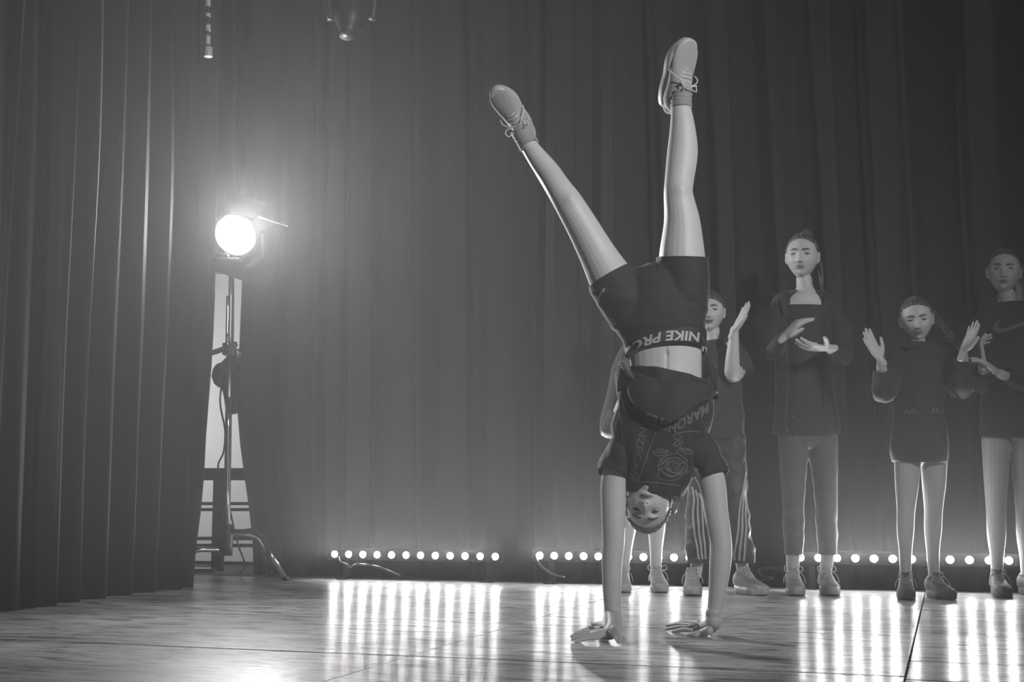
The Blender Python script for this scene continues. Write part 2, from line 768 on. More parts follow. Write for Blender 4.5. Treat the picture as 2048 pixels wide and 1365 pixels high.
# ------------------------------------------------------------------ spotlight on its stand
YS = 6.6
base = FL(458, 1158)
stand = thing('light_stand', 'chrome wind-up light stand with bent legs in the curtain gap', 'light stand', (P(456, 1100, YS).x, YS, 0))


def S(px, py, dy=0.0):
    return P(px, py, YS + dy)


obj('pole', Geo().add(tube([S(453, 1104), S(459, 700)], 0.017, 12)).add(tube([S(459.5, 720), S(462, 528)], 0.012, 12)),
    M_steel, stand)
obj('guide_rail', Geo().add(tube([S(457, 795, -.035), S(453, 1040, -.035)], 0.009, 10)), M_chrome, stand, label='bright chrome rail')
obj('guide_rail', Geo().add(tube([S(456, 592, -.035), S(454, 690, -.035)], 0.009, 10)), M_chrome, stand, label='bright chrome rail')
obj('cross_clamp', Geo().add(tube([S(424, 706, -.02), S(440, 701, -.02), S(474, 688, -.02)], 0.014, 8))
    .add(box(S(459, 699), (0.06, 0.06, 0.06))), M_black, stand)
kn = obj('clamp_knob', Geo().add(disc_cyl(S(472, 706), (1, -.3, 0), 0.02, 0.02, 12)).add(tube([S(460, 704), S(482, 707)], .007)),
         M_steel, stand)
hub = obj('hub', Geo().add(tube([S(456, 1050), S(453, 1112)], 0.03, 12)).add(tube([S(440, 1101, -.01), S(462, 1101, -.01)], 0.017, 10)),
          M_black, stand)


def flo(px, py, dz=0.015):
    q = FL(px, py)
    q.z = dz
    return q


obj('leg', Geo().add(ptube([S(456, 1064), S(485, 1064, -.02), S(508, 1062, -.03), S(519, 1068, -.04), S(530, 1086, -.06), S(550, 1125, -.08),
                            flo(571, 1162)], 0.0135, 10)), M_chrome, stand)
obj('leg', Geo().add(ptube([S(456, 1070, .03), S(490, 1070, .08), S(515, 1078, .12), S(525, 1098, .16), flo(541, 1152)], 0.0135, 10)),
    M_steel, stand)
obj('leg', Geo().add(ptube([S(452, 1101), S(420, 1100, -.03), S(400, 1100, -.05), S(386, 1106, -.06), S(380, 1130, -.08),
                            flo(377, 1160)], 0.0135, 10)), M_chrome, stand)
for (a, b_) in ((571, 1162), (541, 1152), (377, 1160)):
    q = flo(a, b_, 0)
    obj('rubber_foot', Geo().add(disc_cyl(q, (0, 0, 1), 0.018, 0.02, 12)), M_black, stand)
obj('stand_cable', Geo().add(ptube([S(462, 690), S(452, 730, .03), S(440, 800, .04), S(450, 860, .03), S(447, 905, .03), S(436, 935, .03),
                                    S(452, 985, .04), S(464, 1040, .05), S(476, 1090, .1), S(490, 1130, .1), flo(480, 1150, .01)], 0.005)),
    M_cable, stand)
obj('lamp_bracket', Geo().add(box(S(440, 521, -.22), (0.205, 0.08, 0.010))).add(box(S(462, 526, -.05), (0.05, 0.40, 0.02))), M_chrome, stand, bevel=.002)

lc = P(470, 471, 6.45)
ldir = (Vector((0.35, 3.7, 2.2)) - lc).normalized()
sl = thing('spotlight', 'round theatre spotlight shining white on top of the stand', 'spotlight', lc)
lamp_q = Vector((0, 0, 1)).rotation_difference(ldir).to_matrix()
obj('lamp_body', Geo().add(disc_cyl(lc - ldir * 0.24, ldir, 0.07, 0.07, 28, 0.115)).add(disc_cyl(lc - ldir * 0.17, ldir, 0.115, 0.165, 28)),
    M_black, sl, bevel=.004)
fr = obj('lens_frame', Geo().add(ptube([lc + lamp_q @ Vector((0.112 * math.cos(a * .2618), 0.112 * math.sin(a * .2618), 0)) for a in range(25)],
                                       0.009, 8, 2)), M_black, sl)
obj('lens', Geo().add(disc_cyl(lc - ldir * 0.003, ldir, 0.102, 0.014, 40, 0.09)), M_spot, sl)
yk = Geo()
yk.add(ptube([lc + Vector((-0.135, 0.05, 0.02)), lc + Vector((-0.14, 0.05, -0.09)), lc + Vector((-0.06, .05, -0.15)), lc + Vector((0.06, .05, -0.15)),
              lc + Vector((0.13, .05, -0.09)), lc + Vector((0.13, .05, 0.02))], 0.008, 8))
obj('yoke', yk, M_black, sl)
for (a, b_, dx, dz) in ((0, 0.10, 1, 0), (90, 0.10, 0, 1), (180, 0.09, -1, 0), (270, 0.10, 0, -1)):
    ca, sa = math.cos(R(a + 18)), math.sin(R(a + 18))
    rad = Vector((ca, sa, 0))
    tan = Vector((-sa, ca, 0))
    vs = []
    for (r_, w_, h_) in ((0.122, 0.075, 0.0), (0.122, -0.075, 0.0), (0.225, -0.11, 0.012), (0.225, 0.11, 0.012)):
        for th in (0, 0.003):
            vs.append(lc + lamp_q @ (rad * r_ + tan * w_ + Vector((0, 0, h_ + th))))
    obj('barn_door', Geo().add((vs, [(0, 2, 4, 6), (7, 5, 3, 1), (0, 1, 3, 2), (2, 3, 5, 4), (4, 5, 7, 6), (6, 7, 1, 0)])), M_black_dim, sl, smooth=False)
obj('lit_edge_strip', Geo().add(tube([P(519, 434, 6.38), P(577, 453, 6.36)], 0.004, 6)), M_chrome, sl)  # added chrome tubes stand in for the lit edges of the barn doors
obj('lit_edge_strip', Geo().add(tube([P(400, 473, 6.38), P(414, 488, 6.38)], 0.005, 6)), M_chrome, sl)
sp = spot('spotlight_beam', lc + ldir * 0.03, lc + ldir * 3, SPOT_W, 155, 1.0, 0.085)
sp.parent = sl
sp.location = sp.location - parent_loc(sl)

# ------------------------------------------------------------------ things in the gap behind the stand
YR = 7.55


def Q(px, py, d=0.0):
    return P(px, py, YR + d)


rack = thing('equipment_rack', 'black tubular rack standing against the pale wall behind the curtain gap', 'rack', (Q(440, 1150).x, YR, 0))
zt = Q(440, 940).z
a0, a1 = Q(436, 1100).x, Q(436, 1100).x
obj('post', Geo().add(box((a0, YR, zt / 2), (0.062, 0.06, zt))), M_black, rack, smooth=False)
for px_ in (330, 560):
    xx = Q(px_, 1000).x
    obj('post', Geo().add(box((xx, YR, zt / 2), (0.06, 0.06, zt))), M_black, rack, smooth=False)
for (y0, th) in ((949, 0.07), (1008, 0.018), (1020, 0.018), (1078, 0.02), (1092, 0.02)):
    zz = Q(440, y0).z
    obj('rail', Geo().add(box((a0 + 0.05, YR + 0.02, zz), (0.78, 0.03, th))), M_black, rack, smooth=False)
obj('foot_plate', Geo().add(box((Q(398, 1157).x, YR - .12, 0.012), (0.24, 0.12, 0.024))), M_chrome, rack, smooth=False)
bun = Geo()
bun.add(loft([P(466, 716, 6.95), P(460, 735, 6.93), P(452, 752, 6.92), P(462, 775, 6.93), P(466, 818, 6.95)],
             [(.03, .02), (.06, .04), (.075, .05), (.045, .04), (.035, .03)], 16, disp=lambda p, u, a: 0.006 * math.sin(5 * a + u * 4)))
o = obj('cloth_bundle', bun, M_curt)
tag(o, 'dark cloth bundle tied up behind the light stand', 'cloth')
# hangs from a cord
cord = obj('cord', Geo().add(ptube([P(466, 716, 6.95), P(467, 600, 6.95), P(468, 300, 6.95), P(468, -60, 6.95)], .004)), M_cable, o)

# ------------------------------------------------------------------ hanging gear at the top
hz = P(416, 110, 6.0)
hc = thing('hanging_cable', 'cable with pale plug hanging from above, upper left', 'cable', hz)
M_plug = mat('pale plastic plug', 0.42, 0.4)
M_tape = mat('pale tape', 0.5, 0.35)
obj('wire', Geo().add(ptube([P(416, 95, 6), P(415, 50, 6), P(417, 0, 6), P(414, -120, 6)], 0.009, 10)), M_cable, hc)
obj('plug', Geo().add(disc_cyl(P(416.5, 114, 6), (0, 0, 1), 0.021, 0.05, 16, .019)), M_plug, hc, bevel=.003)
for (ya, yb) in ((72, 90), (50, 62), (27, 34), (-6, 13)):
    obj('tape_band', Geo().add(tube([P(416, ya, 6), P(416, yb, 6)], 0.0125, 12)), M_tape, hc)
mh = thing('moving_head', 'dark moving stage lamp hanging from above, upper centre', 'stage light', P(700, -60, 6.0))
obj('yoke', Geo().add(ptube([P(662, 40, 6.0), P(657, 0, 6.0), P(660, -60, 6), P(742, -60, 6), P(748, 0, 6), P(744, 40, 6)], 0.02, 10)), M_black, mh)
obj('head', Geo().add(loft([P(702, -28, 6.05), P(702, 5, 6.03), P(700, 38, 5.98), P(697, 58, 5.95)], [.07, .09, .075, .045], 24)), M_black, mh)
obj('lens', Geo().add(disc_cyl(P(694, 66, 5.94), (-.1, -.3, -1), .034, .02, 20)), M_black, mh)
obj('base', Geo().add(box(P(701, -85, 6.0), (0.2, 0.16, 0.09))), M_black, mh, smooth=False, bevel=.01)

# ------------------------------------------------------------------ haze over the stage
hm = bpy.data.materials.new('stage haze')
hm.use_nodes = True
nt = hm.node_tree
nt.nodes.clear()
vo = nt.nodes.new('ShaderNodeVolumeScatter')
vo.inputs['Color'].default_value = (1, 1, 1, 1)
vo.inputs['Density'].default_value = HAZE
vo.inputs['Anisotropy'].default_value = 0.6
ou = nt.nodes.new('ShaderNodeOutputMaterial')
nt.links.new(vo.outputs[0], ou.inputs['Volume'])
hz_ = obj('haze', Geo().add(box(UV(-0.3, 3.6, 2.35), (8.2, 7.9, 4.7), -TH)), hm, smooth=False)
tag(hz_, 'thin stage haze glowing around the lamps', 'haze', kind='stuff')

# ------------------------------------------------------------------ people: shared anatomy
M_skin = mat('skin', 0.5, 0.5, var=0.06, scale=25, bump=.06, bscale=220, sss=0.12, sheen=.28, sheen_r=.3)
M_skin2 = mat('skin of the children behind', 0.47, 0.55, var=0.06, scale=25, bump=.05, bscale=220, sheen=.25, sheen_r=.3)
M_lip = mat('lips', 0.2, 0.45, var=.05)
M_eye = mat('eye white', 0.42, 0.2, var=.02)
M_iris = mat('iris', 0.02, 0.15, var=.05)
M_hair = mat('dark brown hair', 0.045, 0.42, var=.4, scale=30, stretch=(1, 1, .25), bump=.6, bscale=160, sheen=.25)
M_hair_l = mat('fair hair', 0.12, 0.42, var=.4, scale=30, stretch=(1, 1, .25), bump=.6, bscale=160, sheen=.3)
M_tee = mat('black jersey cloth', 0.02, 0.8, var=.2, bump=.12, bscale=300, sheen=.25)
M_short = mat('black stretch cloth', 0.018, 0.8, var=.15, bump=.06, bscale=400, sheen=.12)
M_knit = mat('dark sweatshirt fleece', 0.016, 0.85, var=.2, bump=.15, bscale=250, sheen=.1)
M_grey = mat('grey trouser cloth', 0.09, 0.8, var=.2, bump=.1, bscale=250, sheen=.1)
M_band = mat('black elastic waistband', 0.018, 0.6, var=.1, bump=.2, bscale=500, stretch=(1, 1, 6))
M_print = mat('pale grey print', 0.38, 0.6, var=.25, scale=300)
M_print_d = mat('faded grey print', 0.11, 0.7, var=.45, scale=260)
M_shoe = mat('pale worn canvas', 0.3, 0.75, var=.2, bump=.2, bscale=260, sheen=.25)
M_shoe_d = mat('dark shoe cloth', 0.07, 0.7, var=.2, bump=.2, bscale=260, sheen=.2)
M_sole = mat('off-white rubber sole', 0.4, 0.5, var=.12, bump=.05)
M_lace = mat('white lace', 0.55, 0.7, var=.05)
M_sock = mat('grey sock', 0.25, 0.8, var=.1, bump=.3, bscale=200, sheen=.3)

HA, HB, HC = 0.0745, 0.088, 0.107


def g2(x, z, x0, z0, sx, sz):
    return math.exp(-((x - x0) / sx) ** 2 - ((z - z0) / sz) ** 2)


def face_relief(x, z):
    ax = abs(x)
    d = 0.0
    t = (0.02 - z) / 0.046
    if 0 < t < 1.35:
        prof = 0.025 * t ** 1.3 if t < 1 else 0.025 * max(0, 1 - (t - 1) / 0.35)
        w = 0.0075 + 0.0045 * min(t, 1)
        d += prof * math.exp(-(x / w) ** 2)
    d += 0.006 * g2(ax, z, 0.013, -0.027, 0.006, 0.006)
    d -= 0.0135 * g2(ax, z, 0.029, 0.006, 0.015, 0.011)
    d += 0.0055 * g2(ax, z, 0.026, 0.027, 0.018, 0.007)
    d += 0.004 * g2(ax, z, 0.037, -0.026, 0.016, 0.016)
    d += 0.006 * g2(x, z, 0, -0.052, 0.020, 0.011)
    d -= 0.004 * g2(x, z, 0, -0.068, 0.018, 0.005)
    d += 0.009 * g2(x, z, 0, -0.084, 0.018, 0.012)
    return d


def head_shape(sx, sy, sz, off=0.0):
    x, y, z = (HA + off) * sx, (HB + off) * sy, (HC + off) * sz
    if sz < 0:
        k = (-sz) ** 1.7
        x *= 1 - 0.35 * k
        if sy > 0:
            y *= 1 - 0.45 * k
    if sy < 0:
        y *= 0.93
        wf = min(1, -sy * 2.2)
        y -= face_relief(x, z) * wf
        if sz < -0.4:
            y -= 0.010 * (-sz - 0.4)
    else:
        y *= 1.06
    return Vector((x, y, z))


def sphere_grid(fn, nu=72, nv=48):
    V, Fc = [], []
    for j in range(1, nv):
        th = math.pi * j / nv
        for i in range(nu):
            ph = 2 * math.pi * i / nu
            V.append(fn(math.sin(th) * math.cos(ph), math.sin(th) * math.sin(ph), math.cos(th)))
    top, bot = len(V), len(V) + 1
    V += [fn(0, 0, 1), fn(0, 0, -1)]
    for j in range(nv - 2):
        for i in range(nu):
            a, b_ = j * nu + i, j * nu + (i + 1) % nu
            Fc.append((a, a + nu, b_ + nu, b_))
    for i in range(nu):
        Fc.append((top, i, (i + 1) % nu))
        o_ = (nv - 2) * nu
        Fc.append((bot, o_ + (i + 1) % nu, o_ + i))
    return V, Fc


def front_y(x, z):
    sx, sz = x / HA, z / HC
    if sz < 0:
        sx = sx / (1 - 0.35 * (-sz) ** 1.7)
    sy = -math.sqrt(max(0.02, 1 - sx * sx - sz * sz))
    return head_shape(sx, sy, sz).y


class Head:
    def __init__(s, c, yaw=0, pitch=0, roll=0, k=0.93, flip=False):
        s.c, s.k = Vector(c), k
        s.M = Matrix.Rotation(R(yaw), 3, 'Z') @ Matrix.Rotation(R(pitch), 3, 'X') @ Matrix.Rotation(R(roll), 3, 'Y')
        if flip:
            s.M = Matrix.Rotation(R(yaw), 3, 'Z') @ Matrix.Rotation(R(pitch), 3, 'X') @ Matrix.Rotation(R(180 + roll), 3, 'Y')

    def w(s, p):
        return s.c + s.M @ (Vector(p) * s.k)

    def geo(s, g):
        V, Fc = sphere_grid(head_shape)
        g.add(([s.w(p) for p in V], Fc))
        for sd in (-1, 1):
            e = []
            for t in range(9):
                a = t / 8 * math.pi * 1.25 - 0.6
                e.append(s.w((sd * (0.0765 + 0.004 * math.sin(a + .6)), 0.014 + 0.012 * math.cos(a - 0.0) * 1.0, 0.0 + 0.023 * math.sin(a) - .004)))
            g.add(loft(e, [0.0035 * s.k] * 9, 8, (0, 1, 0), 2))
            g.add(loft([s.w((sd * .071, .006, -.03)), s.w((sd * .077, .010, -.02)), s.w((sd * .078, .014, 0)), s.w((sd * .075, .016, .016))],
                       [(.004, .005), (.004, .007), (.004, .008), (.003, .006)], 10, tuple(s.M @ Vector((0, 1, 0))), 3))
        return g

    def features(s, parent, look=(0, 0), lid=0.4, smile=0.0, open_=0.0, brow=M_hair):
        for sd in (-1, 1):
            x0, z0 = sd * 0.029, 0.006
            y0 = front_y(x0, z0)
            cc = Vector((x0, y0 + 0.0075, z0))
            V, Fc = sphere_grid(lambda a, b, c: s.w(cc + Vector((a * .0145, b * .0115, c * .012))), 20, 12)
            e = obj('eye', Geo().add((V, Fc)), M_eye, parent)
            dr = Vector((look[0], -1, look[1])).normalized()
            V, Fc = sphere_grid(lambda a, b, c: s.w(cc + Vector((dr.x * .0085, dr.y * .0085, dr.z * .0085)) + Vector((a * .0068, b * .0032, c * .0068))), 14, 8)
            obj('iris', Geo().add((V, Fc)), M_iris, e)
            # lids and lashes
            for up in (1, -1):
                pts, lash = [], []
                for t in range(7):
                    u = -1 + t / 3
                    zz = z0 + (0.0090 - 0.012 * lid if up > 0 else -0.0065) * (1 - u * u * 0.8) + (.001 if up > 0 else 0)
                    xx = x0 + u * 0.0155
                    yy = cc.y - math.sqrt(max(0.000012, 0.0128 ** 2 - (xx - x0) ** 2 * .6 - (zz - z0) ** 2 * .9)) * 0.99
                    pts.append(s.w((xx, yy + .001, zz + up * .0028)))
                    lash.append(s.w((xx, yy - .0025, zz - .0008)))
                e2 = obj('eyelid', Geo().add(loft(pts, [(.0022, .0022)] + [(.0042, .0035)] * 5 + [(.0022, .0022)], 8, (0, 1, 0), 2)), s.mskin, parent)
                if up > 0:
                    obj('lashes', Geo().add(loft(lash, [.001] + [.0021] * 5 + [.001], 6, (0, 1, 0), 2)), M_iris, e2)
            bp = []
            for t in range(6):
                u = t / 5
                xx = sd * (0.013 + 0.033 * u)
                zz = 0.0265 + 0.005 * math.sin(u * 2.3) - .004 * u
                bp.append(s.w((xx, front_y(xx, zz) - .0005, zz)))
            obj('eyebrow', Geo().add(loft(bp, [(.003, .0025), (.004, .0028), (.0038, .0028), (.0032, .0025), (.0024, .002), (.0012, .001)], 8,
                                          tuple(s.M @ Vector((0, 1, 0))), 2)), brow, parent)
        for (nm, dz, r_) in (('upper_lip', 0.0028 + open_ * .004, .0034), ('lower_lip', -0.0034 - open_ * .006, .0042)):
            pts, rr = [], []
            for t in range(9):
                u = -1 + t / 4
                xx = u * (0.0215 + 0.005 * smile)
                q = 1 - u * u
                zz = -0.0515 + dz * (q ** .6) + smile * 0.006 * u * u
                pts.append(s.w((xx, front_y(xx, zz) - .0002, zz)))
                rr.append((max(.0008, r_ * q ** .5), max(.0008, .0035 * q ** .5)))
            obj(nm, Geo().add(loft(pts, rr, 8, tuple(s.M @ Vector((0, 1, 0))), 2)), M_lip, parent)
        pts = [s.w((u * .0215, front_y(u * .0215, -.0515) - .003 * (1 - abs(u)), -.0515 + smile * 0.006 * u * u)) for u in (-1, -.6, -.2, .2, .6, 1)]
        obj('mouth_line', Geo().add(loft(pts, [(.0008 + open_ * .004, .001)] + [(.0012 + open_ * .006, .0012)] * 4 + [(.0008, .001)], 6, (0, 1, 0), 2)), M_iris, parent)
        for sd in (-1, 1):
            V, Fc = sphere_grid(lambda a, b, c: s.w(Vector((sd * .0065, front_y(sd * .0065, -.031) + .0005, -.0318)) + Vector((a * .0035, b * .002, c * .0018))), 10, 6)
            obj('nostril', Geo().add((V, Fc)), M_iris, parent)

    def hair_cap(s, low=0.076, thick=0.009, back=-0.07):
        def f(a, b, c):
            p = head_shape(a, b, c)
            m1 = sm(low - .004, low + .010, p.z + 0.022 * (abs(p.x) / .06) ** 2)
            m2 = sm(-0.035, -0.012, p.y) * sm(0.012, 0.032, p.z + .6 * max(0, p.y + .01))
            m3 = sm(0.012, 0.035, p.y) * sm(back, back + .03, p.z)
            m = max(m1, m2, m3)
            off = -0.014 + (0.014 + thick) * m
            q = head_shape(a, b, c, off)
            st_ = 0.0012 * math.sin(math.atan2(p.x, p.z + .1) * 60) * m
            return s.w(q + Vector((a, b, c)) * st_)
        return sphere_grid(f, 110, 60)


def hand(g, W, f, n, s, L=0.155, curl=(12, 18, 12), spread=6, thumb=(0.75, 25), curls=None):
    """W wrist, f finger direction, n the way the palm faces, s thumb side"""
    W, f = Vector(W), Vector(f).normalized()
    n = Vector(n)
    n = (n - n.dot(f) * f).normalized()
    sv = n.cross(f)
    if sv.dot(Vector(s)) < 0:
        sv = -sv
    k = L / 0.17
    rf = tuple(n)
    g.add(loft([W - f * .035 * k, W, W + f * .03 * k, W + f * .06 * k, W + f * .085 * k],
               [(.019 * k, .016 * k), (.021 * k, .015 * k), (.031 * k, .0145 * k), (.035 * k, .0125 * k), (.034 * k, .0095 * k)], 16, rf, 3))
    for i, (o_, l_, e_) in enumerate(((.026, .069, .082), (.0088, .077, .087), (-.0088, .071, .084), (-.0255, .055, .076))):
        cv = curls[i] if curls else curl
        p = W + f * e_ * k * .92 + sv * o_ * k
        d = (f + sv * math.tan(R(spread)) * (1.5 - i) * .75).normalized()
        pts = [p - d * .02 * k, p]
        ax = d.cross(n)
        for sl_, c_ in zip((.42, .32, .26), cv):
            d = Matrix.Rotation(R(c_), 3, ax) @ d
            p = p + d * l_ * sl_ * k
            pts.append(p)
        q = .0086 * k if i < 3 else .0074 * k
        g.add(loft(pts, [q, q * 1.02, q * .95, q * .88, q * .72], 10, rf, 3))
    out, tb = thumb
    d = (f * (1 - out * .55) + sv * out).normalized()
    p = W + f * .012 * k + sv * .014 * k + n * .004 * k
    pts = [p, p + d * .032 * k]
    d = Matrix.Rotation(R(tb), 3, n if n.cross(d).dot(f) > 0 else -n) @ d
    pts.append(pts[-1] + d * .03 * k)
    d = (d + f * .2).normalized()
    pts.append(pts[-1] + d * .024 * k)
    g.add(loft(pts, [.0155 * k, .0125 * k, .0100 * k, .0078 * k], 10, rf, 3))


def shoe(parent, A, f, up, L, mu, bow=1, seed=1, sole_m=None, name='sneaker', wk=1.0):
    """A ankle centre (0.085 above the sole at L=.24)"""
    A, f, up = Vector(A), Vector(f).normalized(), Vector(up)
    if up.z > .9:
        A.z = 0.085 * L / 0.24 + 0.001
    up = (up - up.dot(f) * f).normalized()
    s = f.cross(up)
    k = L / 0.24

    def W(t, x, z):   # t along foot 0..1, x side, z above sole
        return A + (f * (t - 0.27) * .24 + s * x * wk + up * (z - 0.085)) * k
    g = Geo()
    prof = [(0.03, .046, .018, .026), (.09, .054, .028, .038), (.2, .060, .033, .042), (.34, .058, .034, .042), (.5, .048, .037, .031), (.66, .040, .041, .024),
            (.78, .036, .041, .020), (.88, .033, .036, .015), (.93, .031, .026, .010)]
    g.add(loft([W(t, 0, z) for t, z, a, b in prof], [(a * k * wk, b * k) for t, z, a, b in prof], 18, tuple(up), 3))
    g.add(loft([W(.24, 0, .05), W(.245, 0, .078), W(.25, 0, .098)], [(.033 * k, .044 * k), (.0305 * k, .040 * k), (.030 * k, .037 * k)], 18, tuple(f), 3, cap='flat'))
    g.add(loft([W(.5, 0, .075), W(.4, 0, .098), W(.36, 0, .118)], [(.016 * k, .005 * k), (.02 * k, .005 * k), (.02 * k, .004 * k)], 10, tuple(up), 3))
    u_ = obj(name, remesh(g, 0.0036, 2), mu, parent)
    # sole
    outl = []
    n = 34
    for i in range(n):
        a = 2 * math.pi * i / n
        t = 0.5 - 0.5 * math.cos(a)
        wd = 0.040 * math.sin(math.pi * min(1, max(0, t)) ** 1.0) ** .42 * (0.80 + 0.34 * sm(.35, .75, t) - .06 * math.exp(-((t - .45) / .12) ** 2))
        outl.append((t, wd * (1 if math.sin(a) >= 0 else -1)))
    V = []
    for (z, e) in ((0.0, .96), (.004, 1.02), (.020, 1.06), (.036, 1.03), (.0365, .9)):
        for (t, x) in outl:
            zz = z + 0.008 * sm(.8, 1, t)
            V.append(W(.5 + (t - .5) * (e * .5 + .5), x * e, zz))
    Fc = []
    for j in range(4):
        for i in range(n):
            a, b_ = j * n + i, j * n + (i + 1) % n
            Fc.append((a, b_, b_ + n, a + n))
    Fc += [tuple(range(n - 1, -1, -1)), tuple(4 * n + i for i in range(n))]
    obj('sole', Geo().add((V, Fc)), sole_m or M_sole, u_)
    lg = Geo()
    r_ = random.Random(seed)
    for i in range(6):
        t = .40 + i * .052
        zt_ = .0985 - i * .0083
        wd = .024 - .001 * i
        for sg in (1, -1):
            lg.add(ptube([W(t - .012 * sg, -wd, zt_ - .012), W(t - .004 * sg, -wd * .45, zt_ + .001), W(t + .004 * sg, wd * .45, zt_ + .001),
                          W(t + .012 * sg, wd, zt_ - .012)], .0021 * k, 6, 3))
    if bow:
        for sg in (1, -1):
            q = bow
            lg.add(ptube([W(.385, 0, .102), W(.36, sg * .02, .108 + .006 * q), W(.37, sg * .045 * q, .112 + .012 * q), W(.42, sg * .05 * q, .104),
                          W(.43, sg * .028, .100), W(.39, 0, .101)], .0022 * k, 6, 4))
            lg.add(ptube([W(.39, 0, .102), W(.45, sg * .025, .098), W(.5, sg * .043, .075), W(.53, sg * .047, .05)], .002 * k, 6, 4))
    obj('laces', lg, M_lace, u_)
    return u_

# ------------------------------------------------------------------ the child doing the handstand
YH = 4.0
mpx = YH / F * 1.0
hs = thing('person', 'child upside down in a handstand in black tee and shorts', 'person', (P(1325, 1275, YH).x, YH, 0))


def H(px, py, dy=0.0):
    return P(px, py, YH + dy)


def rp(*a):
    return [(x * mpx, (y if y is not None else x) * mpx) for x, y in a]


g = Geo()
# trunk, from crotch (top of the picture) down to the neck
g.add(loft([H(1314, 585), H(1320, 630), H(1328, 680, -.005), H(1332, 730, -.01), H(1330, 795, -.01), H(1324, 865), H(1320, 915, .005), H(1314, 942, .01),
            H(1306, 962, .01), H(1300, 990, .01)],
           rp((70, 48), (88, 58), (78, 52), (71, 46), (76, 50), (86, 56), (84, 48), (52, 38), (30, 30), (27, 28)), 28, (0, 1, 0), 4))
# legs
LL = [(1268, 625, 50, .01), (1228, 568, 47, 0), (1196, 511, 38, -.005), (1166, 456, 33, -.02), (1136, 405, 29.5, -.03), (1118, 378, 26.5, -.025), (1095, 343, 24.5, 0),
      (1072, 312, 20.5, .01), (1052, 283, 17, .02), (1042, 266, 17, .02)]
RL = [(1360, 625, 50, .01), (1365, 565, 50, 0), (1364, 511, 46.5, -.005), (1364, 445, 37, -.015), (1357, 392, 30, -.02), (1358, 365, 29.5, -.015), (1365, 305, 31.5, .01),
      (1365, 255, 26, .015), (1362, 215, 20.5, .02), (1362, 195, 20, .02)]
for LG in (LL, RL):
    g.add(loft([H(a, b, d) for a, b, r_, d in LG], [(r_ * mpx, r_ * mpx * 1.02) for a, b, r_, d in LG], 24, (0, 1, 0), 4))
# arms
AL = [(1262, 905, 30), (1240, 930, 29), (1228, 965, 26.5), (1227, 1025, 24.5), (1227, 1085, 22.5), (1224, 1125, 20.5), (1224, 1180, 18.5), (1226, 1232, 16), (1227, 1246, 17)]
AR = [(1385, 905, 30), (1408, 932, 30), (1424, 965, 27), (1432, 1025, 24), (1441, 1080, 22), (1441, 1120, 22), (1436, 1175, 18.5), (1428, 1228, 14), (1427, 1244, 16)]
for AA in (AL, AR):
    g.add(loft([H(a, b, -.02 * i / 8) for i, (a, b, r_) in enumerate(AA)], [(r_ * mpx, r_ * mpx * .95) for a, b, r_ in AA], 20, (0, 1, 0), 4))


def handfloor(W, heel, knk, tips, thumb_pts, r=.0072):
    """palm bears on the floor; W wrist, heel, knk list of 4 knuckles, tips list of 4 (px,py)"""
    kc = sum((Vector(k) for k in knk), Vector()) / 4
    hl = Vector(heel)
    side = (Vector(knk[0]) - Vector(knk[3])).normalized()
    g.add(loft([W + Vector((0, 0, .02)), W * .45 + hl * .55, hl * .62 + kc * .38, kc * .85 + hl * .15, kc], [(.024, .021), (.026, .023), (.030, .018), (.031, .013), (.029, .010)],
               16, tuple(side.cross((kc - hl).normalized())), 3))
    for a, b_ in zip(knk, tips):
        a, b_ = Vector(a), Vector(b_)
        m1 = a.lerp(b_, .4) + Vector((0, 0, .004))
        m2 = a.lerp(b_, .72) + Vector((0, 0, .002))
        back = a + (hl - a) * .3 + Vector((0, 0, .006))
        g.add(loft([back, a, m1, m2, b_], [r, r * 1.08, r, r * .92, r * .75], 10, (0, 0, 1), 3))
    g.add(loft(thumb_pts, [.014, .0115, .0095, .0075], 10, (0, 0, 1), 3))


def fz(px, py, z):
    return FL(px, py, z)


# hand at the left of the picture, fingers pointing left, heel raised beside a gap of light
hl = H(1231, 1262, -.05)
handfloor(H(1226, 1240, -.02), fz(1232, 1270, .022), [fz(1190, 1258, .022), fz(1189, 1264, .024), fz(1190, 1270, .022), fz(1194, 1276, .018)],
          [fz(1151, 1268, .010), fz(1143, 1274, .010), fz(1145, 1279, .010), fz(1154, 1284, .009)],
          [fz(1222, 1255, .03), fz(1207, 1250, .018), fz(1196, 1249, .012), fz(1186, 1249, .009)])
g.add(loft([fz(1230, 1262, .035), fz(1236, 1276, .018), fz(1237, 1283, .010)], [.017, .012, .0075], 12, (0, 1, 0), 3))
# hand at the right, fingers pointing left along the floor
handfloor(H(1427, 1240, -.02), fz(1424, 1257, .020), [fz(1385, 1246, .022), fz(1381, 1251, .024), fz(1381, 1256, .022), fz(1384, 1262, .017)],
          [fz(1346, 1249, .010), fz(1333, 1252, .012), fz(1332, 1259, .010), fz(1345, 1264, .009)],
          [fz(1418, 1262, .026), fz(1402, 1267, .016), fz(1390, 1270, .012), fz(1377, 1271, .009)])
hd = Head(H(1296, 1004, .01), yaw=-14, pitch=22, roll=8, k=.88, flip=True)
hd.mskin = M_skin
hd.geo(g)
nav = H(1334, 707, -.09)


